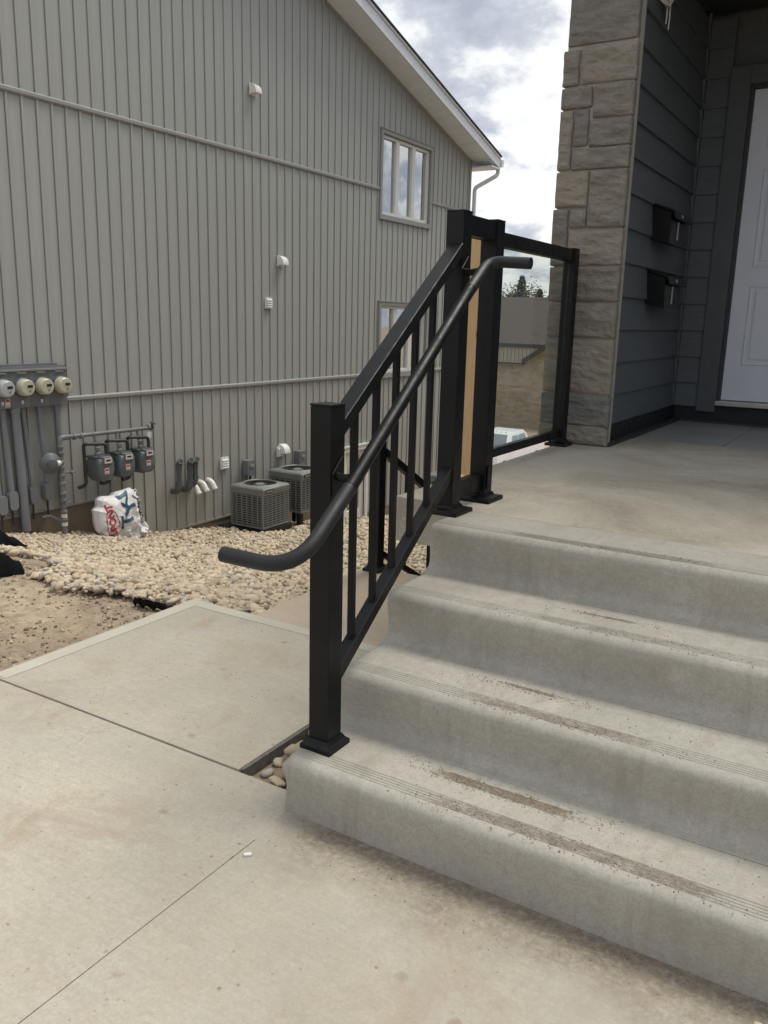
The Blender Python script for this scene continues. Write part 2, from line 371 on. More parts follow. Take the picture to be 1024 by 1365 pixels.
# ------------------------------------------------------------------ mesh helpers
class MB:
    def __init__(s): s.v = []; s.f = []
    def add(s, vs, fs):
        o = len(s.v); s.v += [tuple(p) for p in vs]; s.f += [tuple(i+o for i in f) for f in fs]; return s
    def box(s, x0, x1, y0, y1, z0, z1, b=0.0):
        if b <= 0:
            vs = [(x, y, z) for x in (x0, x1) for y in (y0, y1) for z in (z0, z1)]
            return s.add(vs, [(0, 1, 3, 2), (4, 6, 7, 5), (0, 4, 5, 1), (2, 3, 7, 6), (0, 2, 6, 4), (1, 5, 7, 3)])
        bm = bmesh.new(); bmesh.ops.create_cube(bm, size=1)
        for v in bm.verts:
            v.co = Vector((x0+(v.co.x+.5)*(x1-x0), y0+(v.co.y+.5)*(y1-y0), z0+(v.co.z+.5)*(z1-z0)))
        bmesh.ops.bevel(bm, geom=bm.edges[:], offset=b, segments=2, affect='EDGES', profile=.7)
        bm.verts.index_update()
        s.add([v.co.copy() for v in bm.verts], [[v.index for v in f.verts] for f in bm.faces]); bm.free(); return s
    def poly(s, pts, axis, a, b):
        """extrude polygon pts (2-tuples) along axis between a and b; the other two coordinates keep x,y,z order"""
        n = len(pts)
        def mk(p, t):
            q = list(p); q.insert(axis, t); return q
        s.add([mk(p, a) for p in pts]+[mk(p, b) for p in pts],
              [tuple(range(n))[::-1], tuple(range(n, 2*n))]+[(i, (i+1) % n, n+(i+1) % n, n+i) for i in range(n)]); return s
    def sheet(s, pts, axis, a, b):
        n = len(pts)
        def mk(p, t):
            q = list(p); q.insert(axis, t); return q
        s.add([mk(p, a) for p in pts]+[mk(p, b) for p in pts], [(i, i+1, n+i+1, n+i) for i in range(n-1)]); return s
    def cyl(s, p0, p1, r, n=16, r1=None, cap=True):
        p0, p1 = Vector(p0), Vector(p1); d = (p1-p0).normalized(); r1 = r if r1 is None else r1
        a = d.orthogonal().normalized(); c = d.cross(a)
        vs = [p0+(a*math.cos(2*math.pi*i/n)+c*math.sin(2*math.pi*i/n))*r for i in range(n)]
        vs += [p1+(a*math.cos(2*math.pi*i/n)+c*math.sin(2*math.pi*i/n))*r1 for i in range(n)]
        fs = [(i, (i+1) % n, n+(i+1) % n, n+i) for i in range(n)]
        if cap: fs += [tuple(range(n))[::-1], tuple(range(n, 2*n))]
        return s.add(vs, fs)
    def lathe(s, c, axis, prof, n=24):
        """prof: list of (r, t) along axis vector from c"""
        c = Vector(c); d = Vector(axis).normalized(); a = d.orthogonal().normalized(); e = d.cross(a); vs = []; fs = []
        for r, t in prof:
            vs += [c+d*t+(a*math.cos(2*math.pi*i/n)+e*math.sin(2*math.pi*i/n))*r for i in range(n)]
        for k in range(len(prof)-1):
            fs += [(k*n+i, k*n+(i+1) % n, (k+1)*n+(i+1) % n, (k+1)*n+i) for i in range(n)]
        fs += [tuple(range(n))[::-1], tuple(range((len(prof)-1)*n, len(prof)*n))]
        return s.add(vs, fs)
    def tube(s, path, r, n=14, cap=True):
        P = [Vector(p) for p in path]; vs = []; fs = []; up = None
        for i, p in enumerate(P):
            t = ((P[min(i+1, len(P)-1)]-p).normalized()+(p-P[max(i-1, 0)]).normalized()).normalized()
            if up is None: up = t.orthogonal().normalized()
            up = (up-t*up.dot(t)).normalized(); e = t.cross(up)
            rr = r[i] if isinstance(r, (list, tuple)) else r
            vs += [p+(up*math.cos(2*math.pi*k/n)+e*math.sin(2*math.pi*k/n))*rr for k in range(n)]
        for k in range(len(P)-1):
            fs += [(k*n+i, k*n+(i+1) % n, (k+1)*n+(i+1) % n, (k+1)*n+i) for i in range(n)]
        if cap: fs += [tuple(range(n))[::-1], tuple(range((len(P)-1)*n, len(P)*n))]
        return s.add(vs, fs)
    def bar(s, p0, p1, w, h, side=(1, 0, 0), b=.003):
        """rectangular bar from p0 to p1; w along side, h perpendicular; vertical (plumb) ends if bar slopes"""
        p0, p1 = Vector(p0), Vector(p1); sd = Vector(side).normalized(); up = Vector((0, 0, 1))
        L = (p1-p0); k = L.length/max(1e-6, math.hypot(L.x, L.y)); hh = h*k/2
        prof = [(-w/2+b, -hh), (w/2-b, -hh), (w/2, -hh+b), (w/2, hh-b), (w/2-b, hh), (-w/2+b, hh), (-w/2, hh-b), (-w/2, -hh+b)]
        vs = [p+sd*a+up*c for p in (p0, p1) for a, c in prof]
        return s.add(vs, [tuple(range(8))[::-1], tuple(range(8, 16))]+[(i, (i+1) % 8, 8+(i+1) % 8, 8+i) for i in range(8)])
    def build(s, name, mat, parent=None, smooth=False, kind=None, angle=40):
        me = bpy.data.meshes.new(name); me.from_pydata(s.v, [], s.f); me.update()
        bm = bmesh.new(); bm.from_mesh(me); bmesh.ops.recalc_face_normals(bm, faces=bm.faces[:])
        if smooth:
            for f in bm.faces: f.smooth = True
            for e in bm.edges:
                if len(e.link_faces) == 2 and e.calc_face_angle(0) > math.radians(angle): e.smooth = False
        bm.to_mesh(me); bm.free()
        return link(name, me, mat, parent, kind)
def link(name, me, mat, parent=None, kind=None):
    o = bpy.data.objects.new(name, me); COL.objects.link(o)
    if mat is not None and not me.materials: me.materials.append(mat)
    if parent is not None: setpar(o, parent)
    if kind: o['kind'] = kind
    return o
def wloc(o):
    v = Vector(o.location)
    return v if o.parent is None else v+wloc(o.parent)
def setpar(o, p):
    o.parent = p; o.location = Vector(o.location)-wloc(p)      # things here carry no rotation before copying
def thing(name, label, cat, loc=(0, 0, 0), group=None):
    o = bpy.data.objects.new(name, None); COL.objects.link(o); o.location = loc; o.empty_display_size = .05
    return tag(o, label, cat, group)
def tag(o, label, cat, group=None):
    o['label'] = label; o['category'] = cat
    if group: o['group'] = group
    return o
def struct(o): o['kind'] = 'structure'; return o
def copy_tree(o, parent=None):
    c = o.copy(); COL.objects.link(c); c.parent = parent
    for ch in list(o.children): copy_tree(ch, c)
    return c
def arc(c, r, a0, a1, n, plane='yz', fixed=0):
    out = []
    for i in range(n+1):
        a = math.radians(a0+(a1-a0)*i/n); u = c[0]+r*math.cos(a); w = c[1]+r*math.sin(a)
        out.append((fixed, u, w) if plane == 'yz' else ((u, fixed, w) if plane == 'xz' else (u, w, fixed)))
    return out
def fillet(pts, r, n=8):
    P = [Vector(p) for p in pts]; out = [P[0]]
    for i in range(1, len(P)-1):
        a, b, c = P[i-1], P[i], P[i+1]; u = (a-b).normalized(); v = (c-b).normalized()
        rr = r[i-1] if isinstance(r, (list, tuple)) else r
        rr = min(rr, (a-b).length*.49 if i > 1 else (a-b).length*.95, (c-b).length*.49 if i < len(P)-2 else (c-b).length*.95)
        for k in range(n+1):
            t = k/n; out.append((b+u*rr)*(1-t)**2+b*2*t*(1-t)+(b+v*rr)*t**2)
    out.append(P[-1]); return out

# ================================================================== TERRAIN
def ground_z(x, y):
    x = np.asarray(x, float); y = np.asarray(y, float)
    near = -.10+0*x
    t = np.clip((y-3.05)/.9, 0, 1); t = t*t*(3-2*t)
    slope = .043*(np.clip(x, -7.5, -3)+3)+np.interp(y, [3.2, 4.7, 5.5, 6.2, 7.6, 10.6, 40], [-.10, -.42, -.585, -.75, -.93, -1.41, -5.9])
    z = near*(1-t)+slope*t
    return np.maximum(z, -5.65)
def lumps(x, y, seed=0):
    a = np.zeros_like(x)
    for i, (fq, am) in enumerate(((3.1, .016), (7.3, .009), (15.7, .005), (33, .003))):
        p = i*1.7+seed; a += am*np.sin(fq*x+p+1.3*np.sin(fq*.7*y+p))*np.cos(fq*1.1*y-p+1.1*np.sin(fq*.6*x))
    return a
gx = np.concatenate([[-400, -200, -100, -60, -40, -25, -15, -10, -8, -7.2], np.arange(-7, -2.95, .04), [-2.7, -2.4, -2, -1.5, -1, 0, 2, 5, 10, 20, 40, 80, 200, 400]])
gy = np.concatenate([[-60, -20, -8, -4, -2, -1, 0, .4], np.arange(.8, 4.0, .04), np.arange(4.2, 16, .4), [18, 22, 28, 36, 50, 70, 100, 160, 260, 500, 1200]])
GX, GY = np.meshgrid(gx, gy)
GZ = ground_z(GX, GY); fine = (GX > -7.1) & (GX < -2.9) & (GY > .7) & (GY < 4.2)
nz = np.random.RandomState(3).normal(0, .0035, GZ.shape)
GZ = np.where(fine, GZ+lumps(GX, GY)+nz, GZ)
nx = len(gx); vs = np.stack([GX.ravel(), GY.ravel(), GZ.ravel()], 1)
fs = [(j*nx+i, j*nx+i+1, (j+1)*nx+i+1, (j+1)*nx+i) for j in range(len(gy)-1) for i in range(nx-1)]
me = bpy.data.meshes.new('ground'); me.from_pydata(vs.tolist(), [], fs); me.update()
for p in me.polygons: p.use_smooth = True
ground = struct(link('ground', me, SOIL))

# ================================================================== PADS (walk of poured concrete)
def rounded_top(x0, x1, y0, y1, z1, th, r=.012):
    m = MB(); m.box(x0, x1, y0, y1, z1-th, z1, r); return m
# front pad with its saw cut as real recess
def front_pad():
    xs = [-3.10, -1.4345, -1.4315, 2.6]; ys = [-1.6, 1.69, 1.957]; m = MB(); r = .012
    z = 0.0
    def q(a, b, c, d, z0=0): m.add([(a, c, z0), (b, c, z0), (b, d, z0), (a, d, z0)], [(0, 1, 2, 3)])
    q(xs[0]+r, xs[1], ys[0], ys[1]); q(xs[2], xs[3], ys[0], ys[1])
    q(xs[0]+r, xs[1], ys[1], ys[2]-.006); q(xs[1], xs[2], ys[1], ys[2]-.006); q(xs[2], xs[3], ys[1], ys[2]-.006)
    q(xs[1], xs[2], ys[0], ys[1], -.03)
    for X in xs[1:3]: m.add([(X, ys[0], 0), (X, ys[1], 0), (X, ys[1], -.03), (X, ys[0], -.03)], [(0, 1, 2, 3)])
    m.add([(xs[1], ys[1], 0), (xs[2], ys[1], 0), (xs[2], ys[1], -.03), (xs[1], ys[1], -.03)], [(0, 1, 2, 3)])
    # rounded left edge and far edge
    pr = [(xs[0]+r, 0), (xs[0]+r*.3, -r*.3), (xs[0], -r), (xs[0], -.11)]
    m.add([(a, ys[0], b) for a, b in pr]+[(a, ys[2]-.006, b) for a, b in pr], [(i, i+1, 5+i, 4+i) for i in range(3)])
    pf = [(ys[2]-.006, 0), (ys[2], -.006), (ys[2], -.11)]
    m.add([(xs[0]+r, a, b) for a, b in pf]+[(xs[3], a, b) for a, b in pf], [(i, i+1, 4+i, 3+i) for i in range(2)])
    return m
walk = struct(MB().add([(0, 0, 0)], []).build('walkway', None)) if False else None
o = front_pad().build('concrete_pad', PAD); struct(o)
o = rounded_top(-3.10, -1.735, 1.963, 3.17, 0, .11, .008).build('concrete_pad', PAD); struct(o)
o = rounded_top(-2.71, -1.80, 3.182, 4.32, -.022, .2, .012).build('concrete_path', pad_material(.8)); struct(o)
# tooled smooth border on the walk: a very low raised margin would read as a band; give it as thin trowelled sheets
EDG = Mat('trowelled_margin', .7); EDG.color(EDG.ramp(EDG.noise(3, 6, .6, .3), [(.3, (.40, .378, .31)), (.7, (.47, .445, .37))])); EDG.bump(EDG.noise(120, 3), .2, .002); EDG = EDG.m
bm_ = MB()
def strip(x0, x1, y0, y1, z): bm_.add([(x0, y0, z), (x1, y0, z), (x1, y1, z), (x0, y1, z)], [(0, 1, 2, 3)])
strip(-3.086, -3.01, -1.6, 1.95, .0015); strip(-3.086, -3.01, 1.975, 3.158, .0015); strip(-3.01, -1.745, 3.085, 3.158, .0015)
struct(bm_.build('trowelled_border', EDG))
struct(MB().box(-1.7345, -1.722, 1.975, 3.16, -.12, -.004).build('expansion_strip', EXPJ))
struct(MB().box(-1.74, -1.44, 1.9575, 3.18, -.14, -.085).build('recess_bed', SOIL))
# steps going down behind the path
lower = thing('lower_steps', 'short concrete steps dropping away beyond the pad behind the railing', 'steps', (-2.25, 4.6, -.4))
for k in range(3):
    MB().box(-2.66, -1.83, 4.325+k*.28, 4.60+k*.28, -.75, -.20-.175*k, .01).build('step', STEP, lower)

# ================================================================== STEPS
RISE, Y0S, TR = .1875, 1.852, .30
steps = thing('concrete_steps', 'grey precast concrete front steps with grooved rounded lips and coved risers', 'steps', (-.4, 2.3, 0))
faceY = [1.852, 2.142, 2.443, 2.742]
XL, XR = -1.452, 1.05
def step_profile(k):
    """(y,z) polyline, front bottom -> tread back"""
    z0, z1 = k*RISE, (k+1)*RISE; y = faceY[k]; yb = (faceY[k+1] if k < 3 else 3.012)
    pts = []
    if k == 0: pts += [(y+.002, -.02), (y+.002, .004)]
    else:
        pts += [(y-.045, z0+.0003)]
        pts += [(y-.045+.045*math.sin(math.radians(a)), z0+.045-.045*math.cos(math.radians(a))) for a in (15, 30, 45, 60, 75, 90)]
    rn = .036
    ov = .010                                                    # slight overhang of the lip
    pts += [(y-ov*.2, z0+.09), (y-ov, z1-rn-.012)]
    pts += [(y-ov+rn-rn*math.cos(math.radians(a)), z1-rn+rn*math.sin(math.radians(a))) for a in (15, 30, 45, 60, 75, 90)]
    g = y+.030 if k < 3 else y+.022
    for i in range(5):
        gy_ = g+i*.0125
        pts += [(gy_-.0022, z1), (gy_-.0008, z1-.0022), (gy_+.0008, z1-.0022), (gy_+.0022, z1)]
    pts += [(yb-(.0455 if k < 3 else 0.0), z1)]
    return pts
for k in range(4):
    pr = step_profile(k); zb = -.02 if k == 0 else k*RISE-.02
    yb = pr[-1][0]
    loop = pr+[(yb, zb), (pr[0][0], zb)]
    n = len(loop); m = MB(); vs = []; cy_, cz_ = sum(p[0] for p in loop)/n, sum(p[1] for p in loop)/n
    cuts = [(XL+.000, .016), (XL+.004, .007), (XL+.011, .002), (XL+.022, 0)]
    secs = []
    for (x, ins) in cuts: secs.append((x, ins))
    xx = XL+.022; nseg = 24
    for i in range(1, nseg+1): secs.append((xx+(XR-xx)*i/nseg, 0))
    for (x, ins) in secs:
        for (a, b) in loop:
            la, lb = a, b
            if ins and b > zb+.03:
                la = a+ins if a < faceY[k]+.03 else a; lb = b-ins*.8 if b > (k+1)*RISE-.05 else b
            wob = .0012*math.sin(x*3.1+k)+.0008*math.sin(x*7.7+2*k)
            vs.append((x, la+wob, lb))
    m.v = vs; m.f = []
    for s_ in range(len(secs)-1):
        m.f += [(s_*n+i, s_*n+(i+1) % n, (s_+1)*n+(i+1) % n, (s_+1)*n+i) for i in range(n)]
    m.f += [tuple(range(n))[::-1], tuple(range((len(secs)-1)*n, len(secs)*n))]
    m.build('step', STEP, steps, smooth=True, angle=35)
# side cheek of the precast unit under the treads (recessed behind the step ends)
MB().box(XL+.02, XR-.02, 2.16, 3.0, -.05, .17).box(XL+.02, XR-.02, 2.46, 3.0, .1705, .355).box(XL+.02, XR-.02, 2.76, 3.0, .3555, .54).build('core', STEP, steps)

# dirt grains lying on the treads and at the foot
def ico(r, sub=1):
    bm = bmesh.new(); bmesh.ops.create_icosphere(bm, subdivisions=sub, radius=r)
    bm.verts.index_update(); v = np.array([v.co[:] for v in bm.verts]); f = np.array([[x.index for x in t.verts] for t in bm.faces]); bm.free(); return v, f
def scatter(name, shapes, P, S, mat, parent=None, kind=None, label=None, flat=.6, smooth=False):
    """P (n,3) positions, S (n,) sizes: one real mesh, built with numpy"""
    n = len(P); R = np.random.RandomState(n)
    V = []; F = []; off = 0
    for i in range(len(shapes)):
        idx = np.arange(n)[np.arange(n) % len(shapes) == i]
        if not len(idx): continue
        v, f = shapes[i]; k = len(idx)
        q = R.normal(size=(k, 4)); q[:, 1:3] *= .35; q /= np.linalg.norm(q, axis=1)[:, None]; w, x, y, z = q.T
        M = np.stack([1-2*(y*y+z*z), 2*(x*y-z*w), 2*(x*z+y*w), 2*(x*y+z*w), 1-2*(x*x+z*z), 2*(y*z-x*w), 2*(x*z-y*w), 2*(y*z+x*w), 1-2*(x*x+y*y)], 1).reshape(k, 3, 3)
        sc = S[idx][:, None]*np.stack([R.uniform(.75, 1.3, k), R.uniform(.7, 1.1, k), R.uniform(flat*.8, flat*1.25, k)], 1)
        vv = (v[None]*sc[:, None, :])@M.transpose(0, 2, 1)+P[idx][:, None, :]
        V.append(vv.reshape(-1, 3)); F.append((f[None]+(np.arange(k)*len(v))[:, None, None]+off).reshape(-1, 3)); off += k*len(v)
    V = np.concatenate(V); F = np.concatenate(F)
    me = bpy.data.meshes.new(name); me.vertices.add(len(V)); me.vertices.foreach_set('co', V.astype('f').ravel())
    me.loops.add(F.size); me.loops.foreach_set('vertex_index', F.astype('i').ravel())
    me.polygons.add(len(F)); me.polygons.foreach_set('loop_start', (np.arange(len(F))*3).astype('i')); me.polygons.foreach_set('loop_total', np.full(len(F), 3, 'i'))
    me.update(calc_edges=True)
    if smooth: me.polygons.foreach_set('use_smooth', np.ones(len(F), bool))
    o = link(name, me, mat, parent, kind)
    if label: o['label'] = label
    return o
def rough_shape(sub, amt, seed):
    v, f = ico(1, sub); R = np.random.RandomState(seed)
    ph = R.uniform(0, 6, 6); d = 1+amt*(np.sin(2.1*v[:, 0]+ph[0])*np.cos(1.7*v[:, 1]+ph[1])+.6*np.sin(3.7*v[:, 2]+ph[2]+v[:, 0]*2)+.4*np.sin(5*v[:, 1]+ph[3]))
    return v*d[:, None], f
grain_shapes = [rough_shape(1, .25, i) for i in range(5)]
P = []; S = []
R_ = np.random.RandomState(5)
def grains(n, x0, x1, y0, y1, z, s0, s1, power=1.0):
    for _ in range(n):
        t = R_.uniform(); x = x0+(x1-x0)*(R_.beta(2, 2)); y = R_.uniform(y0, y1)+.006*math.sin(x*9)
        P.append((x, y, z)); S.append(R_.uniform(s0, s1)**1.0)
for (y0, y1, x0, x1, k, n) in ((1.86, 1.93, -1.2, -.05, 0, 380), (2.0, 2.07, -1.2, -.45, 0, 420), (2.155, 2.21, -1.15, -.3, 1, 240), (2.315, 2.36, -1.12, -.6, 1, 260),
                            (2.45, 2.51, -1.1, -.15, 2, 150), (2.595, 2.635, -1.0, -.5, 2, 90), (2.75, 2.81, -1.2, -.3, 3, 200)):
    grains(n, x0, x1, y0, y1, (k+1)*RISE+.0005, .0006, .0022)
grains(120, -1.4, .4, 1.9, 2.1, RISE+.0005, .0006, .0025); grains(90, -1.35, .3, 2.2, 2.4, 2*RISE+.0005, .0006, .0025); grains(60, -1.3, .2, 2.5, 2.7, 3*RISE+.0005, .0006, .0022)
o = scatter('dirt_grains', grain_shapes, np.array(P), np.array(S), GRAIN, kind='stuff', flat=.7); tag(o, 'brown soil grains scattered over the treads of the concrete steps', 'soil'); del o['category']
P = []; S = []
for _ in range(1500):
    x = R_.uniform(-1.42, .4); y = 1.845-abs(R_.normal(0, .085))-.02*math.sin(x*5); P.append((x, y, .0004)); S.append(R_.uniform(.0004, .0010) if R_.uniform() < .88 else R_.uniform(.001, .0026))
for _ in range(330):
    P.append((R_.uniform(-3, .3), R_.uniform(.6, 1.9), .0004)); S.append(R_.uniform(.0005, .0018))
for _ in range(160):
    P.append((R_.uniform(-3, -1.8), R_.uniform(2, 3.1), .0005)); S.append(R_.uniform(.0006, .0025))
for _ in range(60):
    P.append((R_.uniform(-1.4, -.2), R_.uniform(3.1, 5.5), .7498)); S.append(R_.uniform(.001, .003))
o = scatter('dirt_grains', grain_shapes, np.array(P), np.array(S), GRAIN, kind='stuff', flat=.7); o['label'] = 'loose brown soil grains on the pads and along the foot of the steps'

# ================================================================== PORCH SLAB
porch = struct(MB().box(-1.805, 1.05, 3.018, 3.08, .553, .7495, .004).box(-1.805, 1.05, 3.08, 5.72, .553, .7500, .006).build('porch_slab', PORCH)) if False else None
po = MB()
po.poly([(-1.446, 3.018), (1.05, 3.018), (1.05, 5.70), (-1.805, 5.70), (-1.805, 3.085), (-1.446, 3.085)], 2, .553, .7495)
porch = po.build('porch_slab', PORCH); struct(porch)
bmod = porch.modifiers.new('bevel', 'BEVEL'); bmod.width = .0025; bmod.segments = 2
PSL = Mat('porch_smooth_concrete', .6); PSL.color(PSL.ramp(PSL.noise(2.5, 6, .6, .4), [(.3, (.22, .23, .225)), (.7, (.30, .305, .295))])); PSL.bump(PSL.noise(120, 3), .15, .002); PSL = PSL.m
struct(MB().box(-1.50, -.925, 5.704, 7.09, .60, .7485, .003).build('porch_floor', PSL))
struct(MB().box(-.921, 1.05, 5.704, 7.09, .60, .7485, .003).build('porch_floor', PSL))
struct(MB().box(-1.50, 1.0, 3.35, 7.0, -.6, .553).build('porch_foundation', FOUND))

# ================================================================== OUR HOUSE (right)
hs = thing('front_porch_house', 'dark grey sided house with stone column and white front door at the porch', 'house', (-1.5, 6, .75))
# lap boards on the porch side wall, plane X=-1.57
LW = [.872]+[1.058+.2036*i for i in range(14)]
for i in range(len(LW)-1):
    z0, z1 = LW[i], min(LW[i+1], 3.745)
    MB().poly([(-1.60, z0), (-1.556, z0), (-1.556, z0+.005), (-1.574, z1-.0002), (-1.60, z1-.0002)], 1, 5.345, 7.092).build('siding_board', LAP, hs)
    MB().poly([(7.14, z0), (7.090, z0), (7.090, z0+.005), (7.107, z1-.0002), (7.14, z1-.0002)], 0, -1.552, -1.378).build('siding_board', LAP, hs)
    MB().poly([(7.14, z0), (7.090, z0), (7.090, z0+.005), (7.107, z1-.0002), (7.14, z1-.0002)], 0, -.02, 1.0).build('siding_board', LAP, hs)
LWs = LW
MB().box(-1.60, -1.560, 5.215, 5.342, .872, 3.745, .002).build('corner_board', INTR, hs)
MB().box(-1.5735, -1.553, 7.065, 7.0945, .872, 3.745, .002).build('corner_bead', LAP, hs)
MB().box(-1.601, -1.552, 5.20, 7.09, .751, .872).build('membrane', MEMB, hs)
MB().box(-1.551, -1.50, 5.20, 7.08, .7497, .768, .004).build('flashing', DARK, hs)
MB().box(-1.552, 1.0, 7.12, 7.16, .751, .888).build('membrane', MEMB, hs)
MB().box(-1.50, 1.0, 7.085, 7.115, .7497, .765, .003).build('flashing', DARK, hs)
# body; the unseen block right of the porch is added to darken it
MB().box(-1.93, -1.602, 5.30, 7.2, .2, 4.3).box(-1.93, 5.5, 7.21, 16.5, -1.5, 4.3).box(1.02, 5.5, 5.2, 7.2, -.5, 4.3).build('wall', LAP, hs)
MB().box(-1.60, 1.02, 5.22, 7.2, 3.76, 4.3).build('wall', LAP, hs)
MB().box(-1.56, 1.02, 5.17, 7.115, 3.742, 3.757).build('porch_ceiling', DARK, hs)
MB().box(-1.96, 1.02, 5.17, 5.215, 3.66, 3.96).build('porch_beam', DARK, hs)
MB().poly([(-2.2, 4.25), (1.8, 5.9), (5.9, 4.25), (5.9, 4.4), (1.8, 6.05), (-2.2, 4.4)], 1, 5.0, 16.9).build('roof', ROOF, hs)  # unseen storey left out, roof set low so sun reaches the steps
# door
trim = MB().box(-1.378, -1.235, 7.075, 7.135, .838, 3.36, .004).box(-1.2345, -.165, 7.075, 7.135, 3.232, 3.36, .004).box(-.1645, -.022, 7.075, 7.135, .838, 3.36, .004)
trim.build('door_casing', INTR, hs)
MB().box(-1.234, -1.212, 7.10, 7.19, .915, 3.231).box(-.188, -.166, 7.10, 7.19, .915, 3.231).box(-1.2115, -.1885, 7.10, 7.19, 3.212, 3.231).build('door_frame', DARK, hs)
MB().box(-1.235, -.165, 7.06, 7.20, .892, .928, .004).build('door_sill', ALU, hs)
def panel_door(x0, x1, y, z0, z1, parent):
    d = MB().box(x0, x1, y, y+.045, z0, z1).build('front_door', DOORP, parent)
    W = x1-x0; cols = [(x0+.118, x0+W/2-.055), (x0+W/2+.055, x1-.118)]
    rows = [(z0+.275, z0+.88), (z0+1.01, z0+1.72), (z0+1.85, z0+2.13)]
    for (a, b) in cols:
        for (c, e) in rows:
            m = MB(); lo = [(0, 0), (.012, .004), (.022, .0), (.034, -.001)]
            rings = [(0, .0005), (.007, .005), (.014, .005), (.022, .0008), (.042, .0008), (.056, .006)]
            vs = []; fs = []
            for (ins, out) in rings:
                vs += [(a+ins, y-out, c+ins), (b-ins, y-out, c+ins), (b-ins, y-out, e-ins), (a+ins, y-out, e-ins)]
            for r in range(len(rings)-1):
                fs += [(r*4+i, r*4+(i+1) % 4, (r+1)*4+(i+1) % 4, (r+1)*4+i) for i in range(4)]
            fs.append(tuple(range(len(rings)*4-4, len(rings)*4)))
            m.add(vs, fs).build('door_panel', DOORP, d)
    k = MB(); k.lathe((x1-.07, y, z0+.95), (0, -1, 0), [(.03, 0), (.03, .008), (.012, .012), (.012, .04), (.028, .05), (.028, .065), (.01, .072)]).build('handle', ALU, d, smooth=True)
    return d
panel_door(-1.2105, -.1895, 7.16, .934, 3.209, hs)

# stone column
column = thing('stone_column', 'corner column of rough grey brown stone blocks beside the dark porch wall', 'column', (-1.74, 5.3, .75))
MB().box(-1.938, -1.532, 5.177, 5.30, .7505, 3.66).build('mortar', CAULK, column)
blocks = [(-1.935, -1.530, 3.075, 3.68), (-1.955, -1.858, 2.862, 3.052), (-1.850, -1.522, 2.862, 3.062),
          (-1.955, -1.768, 2.735, 2.850), (-1.760, -1.522, 2.672, 2.852), (-1.955, -1.873, 2.395, 2.727), (-1.865, -1.778, 2.525, 2.727), (-1.770, -1.522, 2.515, 2.664),
          (-1.865, -1.522, 2.392, 2.508), (-1.955, -1.752, 2.180, 2.384), (-1.744, -1.522, 2.060, 2.384), (-1.960, -1.862, 1.842, 2.172), (-1.854, -1.752, 2.060, 2.172),
          (-1.854, -1.522, 1.842, 2.052), (-1.955, -1.520, 1.632, 1.834), (-1.950, -1.520, 1.414, 1.624), (-1.955, -1.520, 1.072, 1.406), (-1.962, -1.518, .870, 1.064), (-1.966, -1.516, .752, .862)]
def rock_block(x0, x1, y0, y1, z0, z1, seed, amp=.011):
    bm = bmesh.new(); bmesh.ops.create_cube(bm, size=1)
    W, D, H = x1-x0, y1-y0, z1-z0
    for v in bm.verts: v.co = Vector((x0+(v.co.x+.5)*W, y0+(v.co.y+.5)*D, z0+(v.co.z+.5)*H))
    bmesh.ops.bevel(bm, geom=bm.edges[:], offset=.0045, segments=1, affect='EDGES')
    cuts_x = max(3, int(W/.013)); cuts_z = max(3, int(H/.013))
    for ax, n_, a, L in ((0, cuts_x, x0, W), (2, cuts_z, z0, H)):
        for i in range(1, n_):
            pl = [0, 0, 0]; pl[ax] = a+L*i/n_; no = [0, 0, 0]; no[ax] = 1
            bmesh.ops.bisect_plane(bm, geom=bm.verts[:]+bm.edges[:]+bm.faces[:], plane_co=pl, plane_no=no)
    bmesh.ops.bisect_plane(bm, geom=bm.verts[:]+bm.edges[:]+bm.faces[:], plane_co=(0, y0+D*.4, 0), plane_no=(0, 1, 0))
    R = random.Random(seed); ph = [R.uniform(0, 6) for _ in range(8)]
    from mathutils import noise as mn
    for v in bm.verts:
        x, y, z = v.co
        ex = min(x-x0, x1-x); ez = min(z-z0, z1-z)
        inner = min(1, max(0, min(ex, ez)/.02))
        q = Vector((x*6+seed*3.3, seed*1.7, z*16)); n = mn.fractal(q, .8, 2.1, 5)-.35*abs(mn.noise(q*.7+Vector((9, 2, 4))))
        q2 = Vector((x*30+seed, 3.1, z*30)); n2 = mn.noise(q2)
        if y < y0+D*.3: v.co.y -= inner*(amp*1.1+amp*1.3*n+.0035*n2)
        ed = mn.noise(Vector((x*18+seed, y*18, z*18)))
        if ex < .006: v.co.x += (.0035*ed)*(1 if x-x0 < .006 else -1)
        if ez < .006: v.co.z += (.003*ed)*(1 if z-z0 < .006 else -1)
    me = bpy.data.meshes.new('stone'); bm.normal_update(); bm.to_mesh(me); bm.free(); return me
for i, (x0, x1, z0, z1) in enumerate(blocks):
    me = rock_block(x0, x1, 5.165+random.uniform(-.006, .004), 5.21 if x1 < -1.6 else 5.216, z0, z1, i*3+1)
    link('stone', me, CSTONE, column)
# stone returns on the porch side (sliver) come with the blocks' own depth
# mailboxes
def mailbox(y0, zb, label):
    t = thing('mailbox', label, 'mailbox', (-1.562, y0+.25, zb), 'black mailboxes on the dark porch wall')
    W = .47
    MB().poly([(-1.5615, zb+.03), (-1.5615, zb+.24), (-1.445, zb+.20), (-1.438, zb)], 1, y0+.006, y0+W).build('body', BLACK, t)
    MB().poly([(-1.5610, zb+.245), (-1.560, zb+.262), (-1.425, zb+.212), (-1.405, zb+.160), (-1.413, zb+.157), (-1.433, zb+.202)], 1, y0-.004, y0+W+.012).build('lid', BLACK, t)
    MB().box(-1.4385, -1.434, y0+.185, y0+.215, zb+.035, zb+.155, .004).build('label_holder', ALU, t)
    MB().lathe((-1.416, y0+.2, zb+.186), (1, 0, .4), [(.014, 0), (.014, .005), (.006, .008)], 12).build('lock', ALU, t, smooth=True)
    return t
